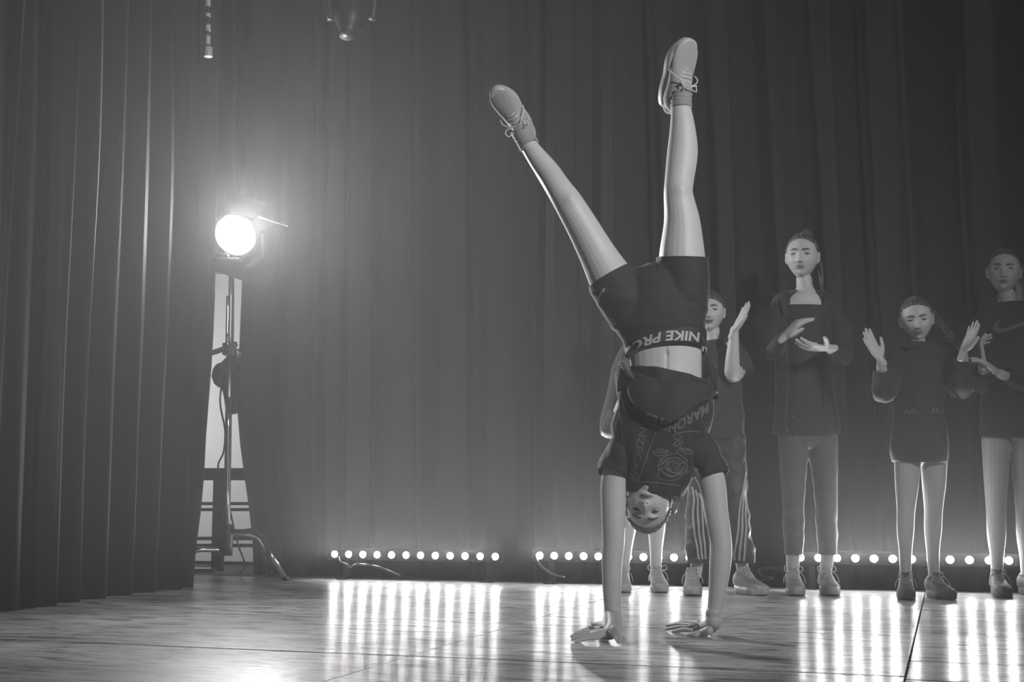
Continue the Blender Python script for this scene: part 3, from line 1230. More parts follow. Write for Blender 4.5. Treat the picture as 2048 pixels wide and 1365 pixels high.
def nav_d(co, nn):
    k = 0
    d2 = (co.x - nav.x) ** 2 / .004 ** 2 + (co.z - nav.z) ** 2 / .009 ** 2
    if d2 < 6 and co.y < YH - .03:
        k -= 0.006 * math.exp(-d2)
    d3 = (co.x - nav.x) ** 2 / .006 ** 2 + (co.z - nav.z + .03) ** 2 / .05 ** 2
    if d3 < 6 and co.y < YH - .03:
        k -= 0.002 * math.exp(-d3)
    # shin bone, knee caps
    for (kx, kz, s_) in KN:
        d4 = ((co.x - kx) ** 2 + (co.z - kz) ** 2) / .020 ** 2
        if d4 < 5 and co.y < YH:
            k += 0.005 * math.exp(-d4)
    return k


KN = [(H(1140, 408).x, H(1140, 408).z, 1), (H(1358, 388).x, H(1358, 388).z, 1)]
body = obj('body', remesh(g, 0.0028, 3, disp=nav_d), M_skin, hs)
hd.features(hs, lid=.75)
hg = Geo().add(hd.hair_cap(low=.068))
# tied hair falling to the floor side
hg.add(loft([hd.w((0, .09, .03)), hd.w((-.04, .115, .05)), hd.w((-.075, .10, .055)), hd.w((-.085, .06, .05))], [.02, .022, .018, .008], 14, (0, 1, 0), 4,
            disp=lambda p, u, a: .0015 * math.sin(9 * a)))
obj('hair', hg, M_hair_l, hs)
# stray strands catching the light
r_ = random.Random(4)
sg_ = Geo()
for i in range(46):
    a = r_.uniform(-.5, 1.3)
    p0 = hd.w((-.062 + r_.uniform(-.01, .01), r_.uniform(-.02, .06), r_.uniform(-.05, .09)))
    d = Vector((r_.uniform(.2, 1), r_.uniform(-.3, .3), r_.uniform(-.8, .3))).normalized()
    l_ = r_.uniform(.015, .05)
    sg_.add(ptube([p0, p0 + d * l_ * .5, p0 + d * l_ + Vector((0, 0, -l_ * .4))], .0004, 4, 4))
for i in range(22):
    t = r_.random()
    p0 = H(1318 + 45 * t, 985, -.02 + .04 * r_.random())
    e0 = H(1322 + 30 * t, 1012 + r_.uniform(-12, 10), -.02)
    sg_.add(ptube([p0, (p0 + e0) / 2 + Vector((.008, 0, -.008)), e0], .0005, 4, 4))
o = obj('loose_hair', sg_, M_hair_l, hs)
tag(o, kind='stuff')


# cloth wrinkles
def wr(amp, sc, st3=(1, 1, 1), seed=0):
    def f(p, u=0, a=0):
        q = Vector((p[0] * sc * st3[0], p[1] * sc * st3[1], p[2] * sc * st3[2] + seed))
        return amp * (noise.noise(q) + .5 * noise.noise(q * 2.1))
    return f


# shorts
g = Geo()
e = 4.5
g.add(loft([H(1314, 578), H(1320, 630), H(1328, 680, -.005), H(1333, 720, -.01), H(1333, 740, -.01)],
           rp((70 + e, 50 + e), (89 + e, 58 + e), (78 + e, 53 + e), (72 + e, 47 + e), (72 + e, 47 + e)), 28, (0, 1, 0), 4))
for LG, mx in ((LL[:4], 0), (RL[:4], 0)):
    g.add(loft([H(a, b, d) for a, b, rr_, d in LG], [((rr_ + e) * mpx, (rr_ + e) * mpx * 1.02) for a, b, rr_, d in LG], 24, (0, 1, 0), 4))
w1 = wr(.006, 14, (.5, 1, 2.4), 3)


def sh_d(co, nn):
    # tension folds that run out from the crotch
    c0 = H(1310, 572)
    dx, dz = co.x - c0.x, co.z - c0.z
    rad = math.hypot(dx, dz)
    an = math.atan2(dz, dx)
    return w1(co) * .5 + .0010 * math.sin(an * 13 + rad * 40) * math.exp(-rad / .09)


me = remesh(g, 0.0045, 4, disp=sh_d)
nl = (H(1100, 350) - H(1200, 520)).normalized()
cut(me, [(H(1217, 553), nl), (H(1365, 516), (H(1365, 400) - H(1365, 516)).normalized() + Vector((.0, -.12, 0))), (H(1333, 696), Vector((.07, -.3, -1)))])
shorts = obj('shorts', me, M_short, hs, solid=.002)
e = 6.5
band = obj('waistband', Geo().add(loft([H(1329, 672, .006), H(1331, 690, -.003), H(1333, 708, -.011)], rp((78 + e, 58 + e), (76 + e, 55 + e), (73.5 + e, 53 + e)), 48,
                                       (0, 1, 0), 3, cap=None)), M_band, hs, solid=.003)
bb = bvh_of(band)


def inv_text(bvh, s, x_start, x_end, yf, h, m, name, parent, bold=.02, shear=.0, Y=YH, flip=True, off=.0028):
    """lay lettering on cloth: reading direction runs from x_start to x_end (photo px), baseline yf(x)"""
    V, Fc = text_geo(s, bold=bold, shear=shear)
    g_ = Geo()
    idx = {}
    for i, (a, b_) in enumerate(V):
        x = x_start + (x_end - x_start) * a
        y = yf(x) + (h * b_ if flip else -h * b_)
        q = press(bvh, P(x, y, Y), off)
        if q is not None:
            idx[i] = len(g_.v)
            g_.v.append(tuple(q))
    for f_ in Fc:
        if all(i in idx for i in f_):
            g_.f.append(tuple(idx[i] for i in f_))
    return obj(name, g_, m, parent, smooth=False)


arc = lambda x: 669 + (0.0030 if x < 1345 else .0006) * (x - 1345) ** 2
inv_text(bb, 'NIKE PRO', 1394, 1254, lambda x: arc(x), 20, M_print, 'lettering', band, bold=.03, shear=.12)
inv_text(bb, 'PRO', 1462, 1401, lambda x: arc(x), 20, M_print, 'lettering', band, bold=.03, shear=.12)
sb = bvh_of(shorts)
obj('swoosh', print_strokes(sb, [[(1195, 605), (1197, 598), (1204, 586), (1206, 585), (1203, 592)]], 3.0, YH), M_print, shorts)
# gathered stitches on the lit side of the shorts
gg = Geo()
for i in range(9):
    t = i / 8
    x, y = 1213 + 38 * t, 622 + 78 * t
    q0 = press(sb, H(x + 1, y), .004)
    q1 = press(sb, H(x + 9, y - 10), .004)
    if q0 and q1:
        gg.add(ptube([q0, (q0 + q1) / 2 + Vector((0, -.003, 0)), q1], .0011, 5, 3))
for i in range(7):
    x, y = 1316 - i * .4, 522 + 6.5 * i
    q0, q1 = H(x - 3, y + 2, -.03), H(x + 8, y - 1, -.068)
    gg.add(ptube([q0, (q0 + q1) / 2 + Vector((0, -.004, 0)), q1], .0012, 5, 3))
obj('seam_stitches', gg, M_short, shorts)

# tee
g = Geo()
w2 = wr(.020, 9, (1.4, 1, .6), 8)


def ridged(p):
    # sharp gathered creases running from the knot towards the shoulder
    q = Vector((p[0] * 16 + p[2] * 5, p[1] * 3, p[2] * 4))
    return .0075 * (1 - abs(noise.noise(q)) * 3.2)


w3 = wr(.008, 22, (1.8, 1, .5), 2)


def tee_d(p, u, a):
    return w2(p) * (1 - .6 * u) + w3(p) * .7 + ridged(p) - .004


g.add(loft([H(1341, 752, -.01), H(1336, 778, -.012), H(1330, 815, -.01), H(1324, 860), H(1320, 905, .003), H(1317, 938, .003), H(1314, 965, 0), H(1312, 988, 0)],
           rp((92, 66), (92, 66), (91, 64), (95, 64), (95, 60), (84, 56), (66, 50), (58, 44)), 64, (0, 1, 0), 6, cap=None, disp=tee_d))
tee = obj('tee', g, M_tee, hs, solid=.003)
g = Geo()
g.add(loft([H(1276, 870, .005), H(1250, 902, 0), H(1232, 930, 0), H(1224, 952, -.01)], rp((36, 38), (36, 40), (33, 37), (30.5, 34)), 28, (0, 1, 0), 5, cap='start', disp=w3))
g.add(loft([H(1374, 870, .005), H(1398, 902, 0), H(1417, 930, 0), H(1428, 954, -.01)], rp((36, 38), (36, 40), (33, 37), (30.5, 34)), 28, (0, 1, 0), 5, cap='start', disp=w3))
slv = obj('sleeve', g, M_tee, hs, solid=.003)
# front hem folded over itself, sagging towards the floor
def ci(x, tab):
    return float(np.interp(x, [a for a, b_ in tab], [b_ for a, b_ in tab]))


V, Fc = [], []
nu_, nv_ = 40, 12
for j in range(nv_ + 1):
    v_ = j / nv_
    for i in range(nu_ + 1):
        u_ = i / nu_
        xt = 1247 + (1436 - 1247) * u_
        yt = ci(xt, ((1247, 736), (1265, 742), (1290, 752), (1320, 758), (1360, 761), (1395, 763), (1415, 770), (1436, 785)))
        # lower edge of the fold
        yb = ci(xt, ((1247, 740), (1258, 795), (1270, 812), (1285, 826), (1310, 838), (1338, 847), (1362, 838), (1400, 807), (1436, 787)))
        y = yt + (max(yb, yt + 2) - yt) * v_
        x = xt
        bulge = math.sin(math.pi * u_) ** .6
        dep = -.112 * bulge ** .5 - .022 * math.sin(v_ * math.pi * .55) * bulge - .006
        q = H(x, y, dep + .003 * math.sin(u_ * 19 + v_ * 2) * (1 - v_ * .5))
        V.append(q)
        if i and j:
            a = (j - 1) * (nu_ + 1) + i - 1
            Fc.append((a, a + 1, a + nu_ + 2, a + nu_ + 1))
fold = obj('folded_hem', Geo().add((V, Fc)), M_tee, hs, solid=.003)
# back hem standing up behind the waist on the right
V, Fc = [], []
for j in range(7):
    for i in range(9):
        u_, v_ = i / 8, j / 6
        x = 1404 + (1434 - 1404) * u_ + 2 * v_
        y = (704 + 32 * u_ ** 1.2) * (1 - v_) + 800 * v_
        V.append(H(x, y, .045 - .09 * u_ * v_ + .004 * math.sin(9 * u_)))
        if i and j:
            a = (j - 1) * 9 + i - 1
            Fc.append((a, a + 1, a + 10, a + 9))
obj('back_hem', Geo().add((V, Fc)), M_tee, hs, solid=.003)
# bunched knot of tee cloth at the waist, coloured lighter to look lit
kg = Geo()
kg.add(loft([H(1249, 716, -.01), H(1247, 735, -.02), H(1245, 756, -.02), H(1241, 782, -.01), H(1240, 800, 0)], rp((7, 8), (12, 16), (14, 18), (8, 12), (4, 8)), 24,
            (0, 1, 0), 6, disp=lambda p, u, a: .0022 * math.sin(a * 7 + u * 9)))
kg.add(loft([H(1246, 728, -.045), H(1258, 746, -.07), H(1272, 762, -.09)], rp((7, 6), (6, 6), (3, 4)), 16, (0, 1, 0), 6, disp=lambda p, u, a: .0016 * math.sin(a * 6 + u * 14)))
obj('cloth_knot', kg, mat('tee cloth lit grey', .10, .8, bump=.4, bscale=200, sheen=.5), hs)
# sharp drape ridges fanning from the knot
rg = Geo()
bt = bvh_of(tee, fold)
for pl in ([(1240, 786), (1248, 800), (1255, 812), (1270, 830)], [(1240, 788), (1246, 815), (1256, 852)], [(1239, 800), (1238, 845), (1242, 897)],
           [(1235, 820), (1226, 850), (1228, 870)]):
    c = catmull(pl, 5)
    pts = []
    for x, y in c:
        q = press(bt, H(x, y), .0015)
        if q:
            pts.append(q)
    if len(pts) > 3:
        rg.add(ptube(pts, .0026, 6, 1))
obj('drape_ridge', rg, M_tee, tee)
# print on the tee: lettering band, side lettering, frame, rose
arc2 = lambda x: 862 - 0.0048 * (x - 1338) ** 2 if x < 1338 else 862 - .0075 * (x - 1338) ** 1.0 * 60 * ((x - 1338) / 75) ** .6
lowf = lambda x: 831 + (x - 1285) * .36 if x < 1338 else 850 - (x - 1338) * .56
inv_text(bvh_of(tee, fold), 'MAROHITEE', 1412, 1283, lowf, 21, M_print_d, 'lettering', tee, bold=.035, off=.004)
tb = bvh_of(tee)


def col_text(s, p0, p1, h, m, name):
    V, Fc = text_geo(s, bold=.02)
    g_ = Geo()
    d = Vector((p1[0] - p0[0], p1[1] - p0[1]))
    n_ = Vector((d.y, -d.x)).normalized()
    idx = {}
    for i, (a, b_) in enumerate(V):
        q = press(tb, H(p0[0] + d.x * a + n_.x * h * b_, p0[1] + d.y * a + n_.y * h * b_), .0035)
        if q:
            idx[i] = len(g_.v)
            g_.v.append(tuple(q))
    for f_ in Fc:
        if all(i in idx for i in f_):
            g_.f.append(tuple(idx[i] for i in f_))
    return obj(name, g_, m, tee, smooth=False)


M_print_f = mat('very faded print', 0.075, .7, var=.5, scale=200)
col_text('NZECASE', (1274, 858), (1254, 966), 14, M_print_f, 'lettering')
obj('print_frame', print_strokes(tb, [[(1304, 868), (1290, 910), (1271, 966)], [(1271, 966), (1300, 966), (1355, 972)], [(1402, 880), (1399, 915), (1388, 946)],
                                      [(1346, 870), (1372, 866), (1396, 867)]], 2.2, YH, .0035), M_print_d, tee)
rose = []
cx, cy_ = 1340, 933
for k_ in range(7):
    rr_ = 28 - k_ * 3.8
    a0 = k_ * 2.1
    rose.append([(cx + rr_ * math.cos(a0 + t * .55) * 1.05 + k_, cy_ + rr_ * math.sin(a0 + t * .55) * .72 + (2 * (k_ % 2))) for t in range(8)])
rose += [[(1311, 925), (1325, 915), (1345, 909), (1362, 918), (1370, 924)], [(1312, 933), (1330, 924), (1350, 930), (1369, 921)], [(1309, 942), (1325, 938), (1345, 948), (1371, 944)],
         [(1311, 958), (1325, 962), (1345, 961), (1365, 950), (1371, 946)], [(1320, 950), (1340, 955), (1358, 946)], [(1308, 932), (1312, 945), (1309, 956)],
         [(1368, 922), (1369, 935), (1372, 946)], [(1345, 910), (1352, 900), (1357, 885), (1352, 875)],
         [(1298, 908), (1308, 902), (1322, 902), (1330, 905), (1322, 912), (1308, 914), (1298, 908)], [(1300, 908), (1328, 906)],
         [(1354, 900), (1364, 899), (1376, 903), (1384, 904), (1374, 909), (1362, 908), (1354, 900)], [(1356, 902), (1382, 904)],
         [(1338, 874), (1346, 871), (1354, 876), (1350, 882), (1342, 880), (1338, 874)], [(1338, 893), (1346, 886), (1353, 886), (1348, 894), (1338, 893)]]
obj('rose_print', print_strokes(tb, rose, 1.9, YH, .0035), M_print_d, tee, label='pale line-drawn rose print')

# shoes and socks
shoe(hs, H(1044, 259, .018), Vector((-.59, -.61, .53)), Vector((.45, 0, -.89)), .205, M_shoe, bow=.9, seed=2, wk=1.12)
shoe(hs, H(1364, 188, .02), Vector((.30, -.42, .86)), Vector((0, 0, -1)), .228, M_shoe, bow=0.5, seed=3, wk=1.25)
sk = Geo().add(loft([H(1039, 258, .02), H(1050, 278, .02), H(1059, 292, .015)], rp((20, 21), (19.5, 20), (20.5, 21)), 20, (0, 1, 0), 8, cap=None,
                    disp=lambda p, u, a: .0016 * math.sin(u * 38)))
obj('sock', sk, M_sock, hs, solid=.002)
sk = Geo().add(loft([H(1363, 186, .02), H(1362, 205, .02), H(1362, 216, .02)], rp((21, 22), (21, 22), (21.5, 22.5)), 20, (0, 1, 0), 8, cap=None,
                    disp=lambda p, u, a: .0016 * math.sin(u * 30)))
obj('sock', sk, M_sock, hs, solid=.002)

# ------------------------------------------------------------------ the children standing in front of the backdrop


class Kid:
    def __init__(s, label, pxc, Y, skin=M_skin2):
        s.Y, s.m = Y, Y / F
        s.root = thing('person', label, 'person', (P(pxc, 1150, Y).x, Y, 0))
        s.g = Geo()
        s.skin = skin

    def G(s, px, py, dy=0.0):
        return P(px, py, s.Y + dy)

    def r(s, *a):
        return [((x[0] * s.m, x[1] * s.m) if isinstance(x, tuple) else (x * s.m, x * s.m)) for x in a]

    def limb(s, pts, rad, n=18, sub=4, geo=None, extra=0.0, cap='round', disp=None, ref=(0, 1, 0)):
        rr = [((a[0] + extra) * s.m, (a[1] + extra) * s.m) if isinstance(a, tuple) else ((a + extra) * s.m, (a + extra) * s.m) for a in rad]
        (geo or s.g).add(loft([s.G(*p) for p in pts], rr, n, ref, sub, cap, disp))

    def leg(s, pts, rad):
        s.limb(pts, rad)

    def finish(s, head, vox=0.003, **kw):
        head.mskin = s.skin
        head.geo(s.g)
        s.body = obj('body', remesh(s.g, vox, 1), s.skin, s.root)
        head.features(s.root, **kw)

    def cloth(s, name, pts, rad, m, extra=4.0, n=40, sub=5, amp=.008, sc=9, seed=1, arms=()):
        g_ = Geo()
        f = wr(amp, sc, (1.2, 1, .8), seed)
        f2 = wr(amp * .4, sc * 3, (1.4, 1, .6), seed + 3)
        dd = lambda p, u, a: f(p) + f2(p)
        s.limb(pts, rad, n, sub, g_, extra, None, dd)
        o = obj(name, g_, m, s.root, solid=.003)
        for (ap, ar) in arms:
            g2_ = Geo()
            s.limb(ap, ar, 24, sub, g2_, extra, 'start', dd)
            obj('sleeve', g2_, m, s.root, solid=.003)
        return o


# --- tall girl in black with both hands up, about to clap
k4 = Kid('tall girl in black cardigan with scooped neckline, hands half raised', 1608, 5.8)
k4.limb([(1615, 850), (1612, 820), (1610, 770), (1609, 720), (1610, 670), (1611, 630), (1611, 608), (1610, 594), (1610, 584), (1609, 574), (1608, 560)],
        [(52, 36), (50, 36), (42, 30), (39, 28), (48, 32), (58, 32), (56, 27), (42, 25), (23, 21), (16.5, 17), (16, 17)], 26)
for sd, pts in ((-1, [(1588, 860), (1586, 930), (1586, 1000), (1586, 1060), (1586, 1110), (1585, 1150)]), (1, [(1642, 860), (1648, 930), (1652, 1000), (1654, 1060), (1655, 1110), (1650, 1150)])):
    k4.leg(pts, [29, 25, 19, 19, 14, 12])
A4L = [(1560, 622), (1548, 660, -.02), (1545, 705, -.06), (1556, 690, -.15), (1570, 672, -.22)]
A4R = [(1662, 622), (1678, 665, -.02), (1684, 712, -.06), (1672, 706, -.15), (1657, 697, -.23)]
for a_ in (A4L, A4R):
    k4.limb(a_, [17, 15, 13, 12, 9])
hand(k4.g, k4.G(1571, 671, -.235), (.55, -.25, .55), (.55, .45, -.6), (.2, -.6, .5), L=.155, curls=[(8, 14, 10), (14, 20, 12), (22, 24, 14), (28, 28, 16)], spread=9)
hand(k4.g, k4.G(1655, 696, -.245), (-.93, -.25, .02), (.05, .35, .9), (.1, -.3, .95), L=.165, curl=(10, 14, 8), spread=5, thumb=(.95, 5))
h4 = Head(k4.G(1604, 514, -.01), yaw=-20, pitch=4, roll=2, k=.95)
k4.finish(h4, look=(-.1, -.4), lid=.5, smile=-.1)
hg = Geo().add(h4.hair_cap(low=.076, thick=.008))
hg.add(loft([h4.w((.012, .045, .098)), h4.w((.015, .055, .112)), h4.w((.015, .06, .120))], [.026, .028, .018], 16, (0, 1, 0), 4, disp=lambda p, u, a: .0015 * math.sin(7 * a)))
for x_, l_ in ((1642, 580),):
    hg.add(loft([k4.G(x_ - (5 if x_ > 1600 else -8), 520, .04), k4.G(x_, 550, .04), k4.G(x_ + 2, l_, .03)], k4.r((4, 12), (4, 12), (2, 6)), 14, (0, 1, 0), 5,
                disp=lambda p, u, a: .0012 * math.sin(8 * a)))
obj('hair', hg, M_hair, k4.root)
TR4 = [(1614, 872), (1613, 820), (1610, 770), (1609, 720), (1610, 670), (1610, 625), (1610, 614)]
RR4 = [(54, 38), (52, 38), (43, 31), (40, 29), (49, 33), (51, 32.5), (49, 31)]
k4.cloth('top', TR4, RR4, M_short, 2.5, amp=.004)
for x_ in (1567, 1652):
    g_ = Geo()
    g_.add(loft([k4.G(x_ + (4 if x_ < 1600 else -4), 628, -.07), k4.G(x_, 600, -.058), k4.G(x_ + (4 if x_ < 1600 else -4), 586, .0), k4.G(x_, 612, .07)],
                k4.r((7, 3), (7, 3), (7, 3), (7, 3)), 12, (0, 1, 0), 4))
    obj('strap', g_, M_short, k4.root)
# open cardigan: two fronts and the back
f = wr(.010, 8, (1.3, 1, .6), 4)


def card(sg, name):
    V, Fc = [], []
    na, nz = 14, 26
    for j in range(nz + 1):
        t = j / nz
        py = 581 + (868 - 581) * t
        hw = ci(py, ((581, 27), (588, 42), (597, 56), (612, 64), (640, 67), (700, 60), (770, 58), (868, 68)))
        hd_ = ci(py, ((581, 19), (590, 26), (606, 33), (640, 38), (700, 36), (770, 38), (868, 44)))
        for i in range(na + 1):
            a = R(-90 + sg * (90 + 92 * (1 - i / na) - 56))   # from the front opening round to the back
            a = R(-90) + sg * R(34 + (178 - 34) * i / na)
            p = k4.G(1611 + hw * math.cos(a), py, hd_ * k4.m * math.sin(a))
            p += Vector((math.cos(a), math.sin(a), 0)) * (f(p) + .004 * math.sin(i * 1.9 + t * 3) * t)
            V.append(p)
            if i and j:
                q = (j - 1) * (na + 1) + i - 1
                Fc.append((q, q + 1, q + na + 2, q + na + 1))
    obj(name, Geo().add((V, Fc)), M_knit, k4.root, solid=.004)


card(-1, 'cardigan_front')
card(1, 'cardigan_front')
for a_ in ([(1566, 608), (1556, 640, -.01), (1545, 668, -.02), (1543, 704, -.06), (1556, 690, -.15), (1566, 677, -.205)],
           [(1656, 608), (1667, 640, -.01), (1680, 668, -.02), (1686, 712, -.06), (1674, 707, -.15), (1662, 699, -.21)]):
    g_ = Geo()
    k4.limb(a_, [22, 22, 20, 18, 15, 12], 24, 5, g_, 0, 'start', wr(.006, 14, (1, 1, 1), 3))
    obj('sleeve', g_, M_knit, k4.root, solid=.003)


def trousers(k, trunk, trad, legs, lrad, m, hems, seed, amp=.004):
    """pelvis and both legs as one garment, cut clean at the ankles"""
    g_ = Geo()
    k.limb(trunk, trad, 28, 4, g_, 0)
    for pts in legs:
        k.limb(pts, lrad, 24, 4, g_, 0)
    w_ = wr(amp, 13, (1, 1, 1.3), seed)
    me = remesh(g_, .006, 4, disp=lambda co, nn: w_(co) * (1.4 if co.z < .35 else .8))
    cut(me, [(k.G(legs[0][-1][0], hems, 0), Vector((0, 0, -1)))])
    return obj('trousers', me, m, k.root, solid=.003)


trousers(k4, [(1611, 800), (1613, 840), (1614, 868)], [(48, 36), (54, 40), (50, 36)],
         [[(1588, 860), (1587, 930), (1587, 1000), (1587, 1060), (1588, 1125)], [(1642, 860), (1648, 930), (1652, 1000), (1654, 1060), (1655, 1125)]],
         [31, 27, 21.5, 20.5, 17], M_grey, 1110, 6)
shoe(k4.root, k4.G(1586, 1150, -.0), (-.12, -1, 0), (0, 0, 1), .235, M_shoe, bow=.8, seed=5)
shoe(k4.root, k4.G(1651, 1151, -.0), (-.05, -1, 0), (0, 0, 1), .235, M_shoe, bow=.8, seed=6)


def ground(kid_objs):
    pass


# --- smallest girl in the printed hoodie
k5 = Kid('small smiling girl in dark printed hoodie, palms spread beside her', 1835, 5.56)
k5.limb([(1840, 898), (1839, 870), (1838, 820), (1837, 770), (1837, 730), (1837, 705), (1836, 690), (1834, 675)],
        [(44, 32), (45, 33), (40, 30), (42, 30), (48, 30), (44, 25), (17, 17), (16, 17)], 24)
k5.leg([(1815, 920), (1814, 970), (1812, 1020), (1811, 1060), (1811, 1105), (1811, 1150)], [26, 23, 18, 17, 12.5, 11])
k5.leg([(1868, 920), (1868, 970), (1867, 1020), (1866, 1060), (1866, 1105), (1868, 1150)], [26, 23, 18, 17, 12.5, 11])
k5.limb([(1795, 720), (1778, 750, -.02), (1768, 785, -.06), (1764, 745, -.13), (1762, 722, -.17)], [15, 13, 12, 11, 8])
k5.limb([(1880, 720), (1902, 750, -.02), (1925, 775, -.06), (1926, 725, -.13), (1927, 704, -.17)], [15, 13, 12, 11, 8])
hand(k5.g, k5.G(1760, 716, -.17), (-.52, -.1, .85), (.4, -.85, .2), (.85, 0, .5), L=.145, curl=(2, 5, 4), spread=5, thumb=(.8, 20))
hand(k5.g, k5.G(1927, 704, -.17), (.42, -.1, .9), (-.85, -.35, .35), (-.4, -.7, .5), L=.15, curl=(3, 6, 5), spread=5, thumb=(.7, 20))
h5 = Head(k5.G(1833, 640, -.01), yaw=-14, pitch=14, roll=-4, k=.89)
k5.finish(h5, look=(0, -.3), lid=.55, smile=.9, open_=.25)
hg = Geo().add(h5.hair_cap(low=.074, thick=.008))
br = [(1862, 628, .05), (1878, 650, .03), (1893, 668, 0), (1907, 682, -.03), (1917, 700, -.05)]
for s_ in range(3):
    pts = []
    for t in np.linspace(0, 1, 26):
        x = np.interp(t, np.linspace(0, 1, 5), [b_[0] for b_ in br])
        y = np.interp(t, np.linspace(0, 1, 5), [b_[1] for b_ in br])
        d = np.interp(t, np.linspace(0, 1, 5), [b_[2] for b_ in br])
        a = t * 16 + s_ * 2 * math.pi / 3
        p = k5.G(x + 6 * math.sin(a) * .75, y - 6 * math.sin(a) * .65, d)
        p.y += .010 * math.sin(2 * a)
        pts.append(p)
    hg.add(loft(pts, [(.009, .009)] * 24 + [(.006, .006), (.003, .003)], 8, (0, 1, 0), 2))
obj('hair', hg, M_hair, k5.root)
hood5 = k5.cloth('hoodie', [(1838, 926), (1838, 900), (1838, 850), (1837, 790), (1837, 745), (1837, 715), (1836, 698), (1836, 688)],
                 [(50, 38), (55, 42), (50, 40), (46, 37), (50, 36), (48, 33), (34, 28), (24, 24)], M_knit, 2, amp=.010, seed=12,
                 arms=(([(1800, 712), (1786, 745, -.02), (1768, 788, -.06), (1764, 760, -.11), (1763, 738, -.14)], [20, 19, 18, 15, 12]),
                       ([(1876, 712), (1897, 745, -.02), (1925, 780, -.06), (1926, 742, -.12), (1927, 720, -.145)], [20, 19, 18, 15, 12])))
g_ = Geo()
g_.add(ptube([k5.G(1836 + 31 * math.cos(a), 697 + 7 * math.sin(-a) * -1, .062 * math.sin(a) - .0) for a in np.linspace(R(-250), R(70), 16)], .016, 12, 3))
obj('hood', g_, M_knit, k5.root)
b5 = bvh_of(hood5)
inv_text(b5, 'AR', 1799, 1823, lambda x: 831, 11, M_print_f, 'lettering', hood5, bold=.02, Y=5.56, flip=False)
inv_text(b5, 'JL', 1848, 1872, lambda x: 829, 9, M_print_f, 'lettering', hood5, bold=.02, Y=5.56, flip=False)
shoe(k5.root, k5.G(1811, 1152, 0), (-.30, -1, 0), (0, 0, 1), .215, M_shoe_d, bow=.6, seed=7, sole_m=M_shoe_d)
shoe(k5.root, k5.G(1868, 1152, 0), (.18, -1, 0), (0, 0, 1), .215, M_shoe_d, bow=.6, seed=8, sole_m=M_shoe_d)

# --- girl at the right edge in the sweatshirt with a tick emblem
k6 = Kid('girl at the right edge in dark sweatshirt with pale tick emblem', 2015, 5.7)
k6.limb([(2020, 850), (2020, 820), (2019, 780), (2018, 720), (2018, 670), (2018, 632), (2017, 615), (2014, 592)],
        [(50, 36), (49, 36), (42, 32), (46, 32), (54, 33), (52, 28), (22, 21), (17.5, 18)], 24)
k6.leg([(1993, 880), (1992, 950), (1992, 1020), (1993, 1070), (1994, 1115), (1994, 1150)], [29, 24, 19, 18, 13, 11.5])
k6.leg([(2048, 880), (2050, 950), (2051, 1020), (2052, 1070), (2053, 1115), (2054, 1150)], [29, 24, 19, 18, 13, 11.5])
k6.limb([(1970, 650), (1955, 700, -.02), (1962, 760, -.08), (1968, 745, -.16), (1966, 728, -.21)], [16, 14, 13, 12, 9])
k6.limb([(2068, 650), (2080, 700, -.02), (2070, 760, -.08), (2035, 762, -.16), (2000, 748, -.22)], [16, 14, 13, 12, 9])
hand(k6.g, k6.G(1965, 728, -.22), (-.12, -.1, .95), (.9, -.3, .2), (.2, -.9, .3), L=.155, curls=[(10, 20, 14), (24, 30, 20), (30, 34, 20), (34, 36, 20)], spread=7)
hand(k6.g, k6.G(1993, 744, -.225), (-.75, -.1, .55), (-.8, .2, -.4), (.3, -.3, .8), L=.155, curl=(14, 20, 12), spread=5, thumb=(.8, 15))
h6 = Head(k6.G(2008, 544, -.01), yaw=-22, pitch=3, roll=4, k=.92)
k6.finish(h6, look=(-.25, -.15), lid=.25, smile=0)
hg = Geo().add(h6.hair_cap(low=.076, thick=.007))
hg.add(loft([k6.G(2038, 540, .06), k6.G(2046, 570, .08), k6.G(2048, 620, .09), k6.G(2046, 660, .09)], k6.r((14, 16), (15, 16), (14, 14), (6, 7)), 16, (0, 1, 0), 5,
            disp=lambda p, u, a: .0015 * math.sin(8 * a)))
obj('hair', hg, M_hair, k6.root)
sw6 = k6.cloth('sweatshirt', [(2020, 878), (2020, 850), (2020, 780), (2019, 710), (2019, 665), (2018, 632), (2018, 616), (2017, 606)],
               [(54, 38), (57, 42), (52, 40), (52, 38), (57, 37), (52, 32), (36, 27), (27, 23)], M_knit, 2, amp=.010, seed=22,
               arms=(([(1974, 640), (1957, 700, -.02), (1960, 765, -.08), (1967, 752, -.14), (1966, 742, -.17)], [21, 20, 18, 15, 13]),
                     ([(2064, 640), (2082, 700, -.02), (2072, 765, -.08), (2042, 764, -.17), (2012, 750, -.21)], [21, 20, 18, 15, 13])))
b6 = bvh_of(sw6)
# the tick: a filled crescent with a long tail
V, Fc = [], []
upr = [(1990, 643), (1984, 654), (1990, 661), (2008, 657), (2048, 643), (2085, 630)]
lwr = [(1988, 643), (1976, 658), (1982, 668), (2000, 667), (2048, 650), (2085, 630)]
cu1, cu2 = catmull(upr, 6), catmull(lwr, 6)
g_ = Geo()
for (a, b_) in zip(cu1, cu2):
    q1, q2 = press(b6, P(a[0], a[1], 5.7), .004), press(b6, P(b_[0], b_[1], 5.7), .004)
    if not (q1 and q2):
        continue
    g_.v += [tuple(q1), tuple(q2)]
    if len(g_.v) > 2:
        n_ = len(g_.v)
        g_.f.append((n_ - 4, n_ - 3, n_ - 1, n_ - 2))
obj('tick_emblem', g_, M_print_d, sw6)
shoe(k6.root, k6.G(1994, 1151, 0), (-.15, -1, 0), (0, 0, 1), .225, M_shoe_d, bow=.6, seed=9, sole_m=M_shoe_d)
shoe(k6.root, k6.G(2054, 1151, 0), (.15, -1, 0), (0, 0, 1), .225, M_shoe_d, bow=.6, seed=10, sole_m=M_shoe_d)

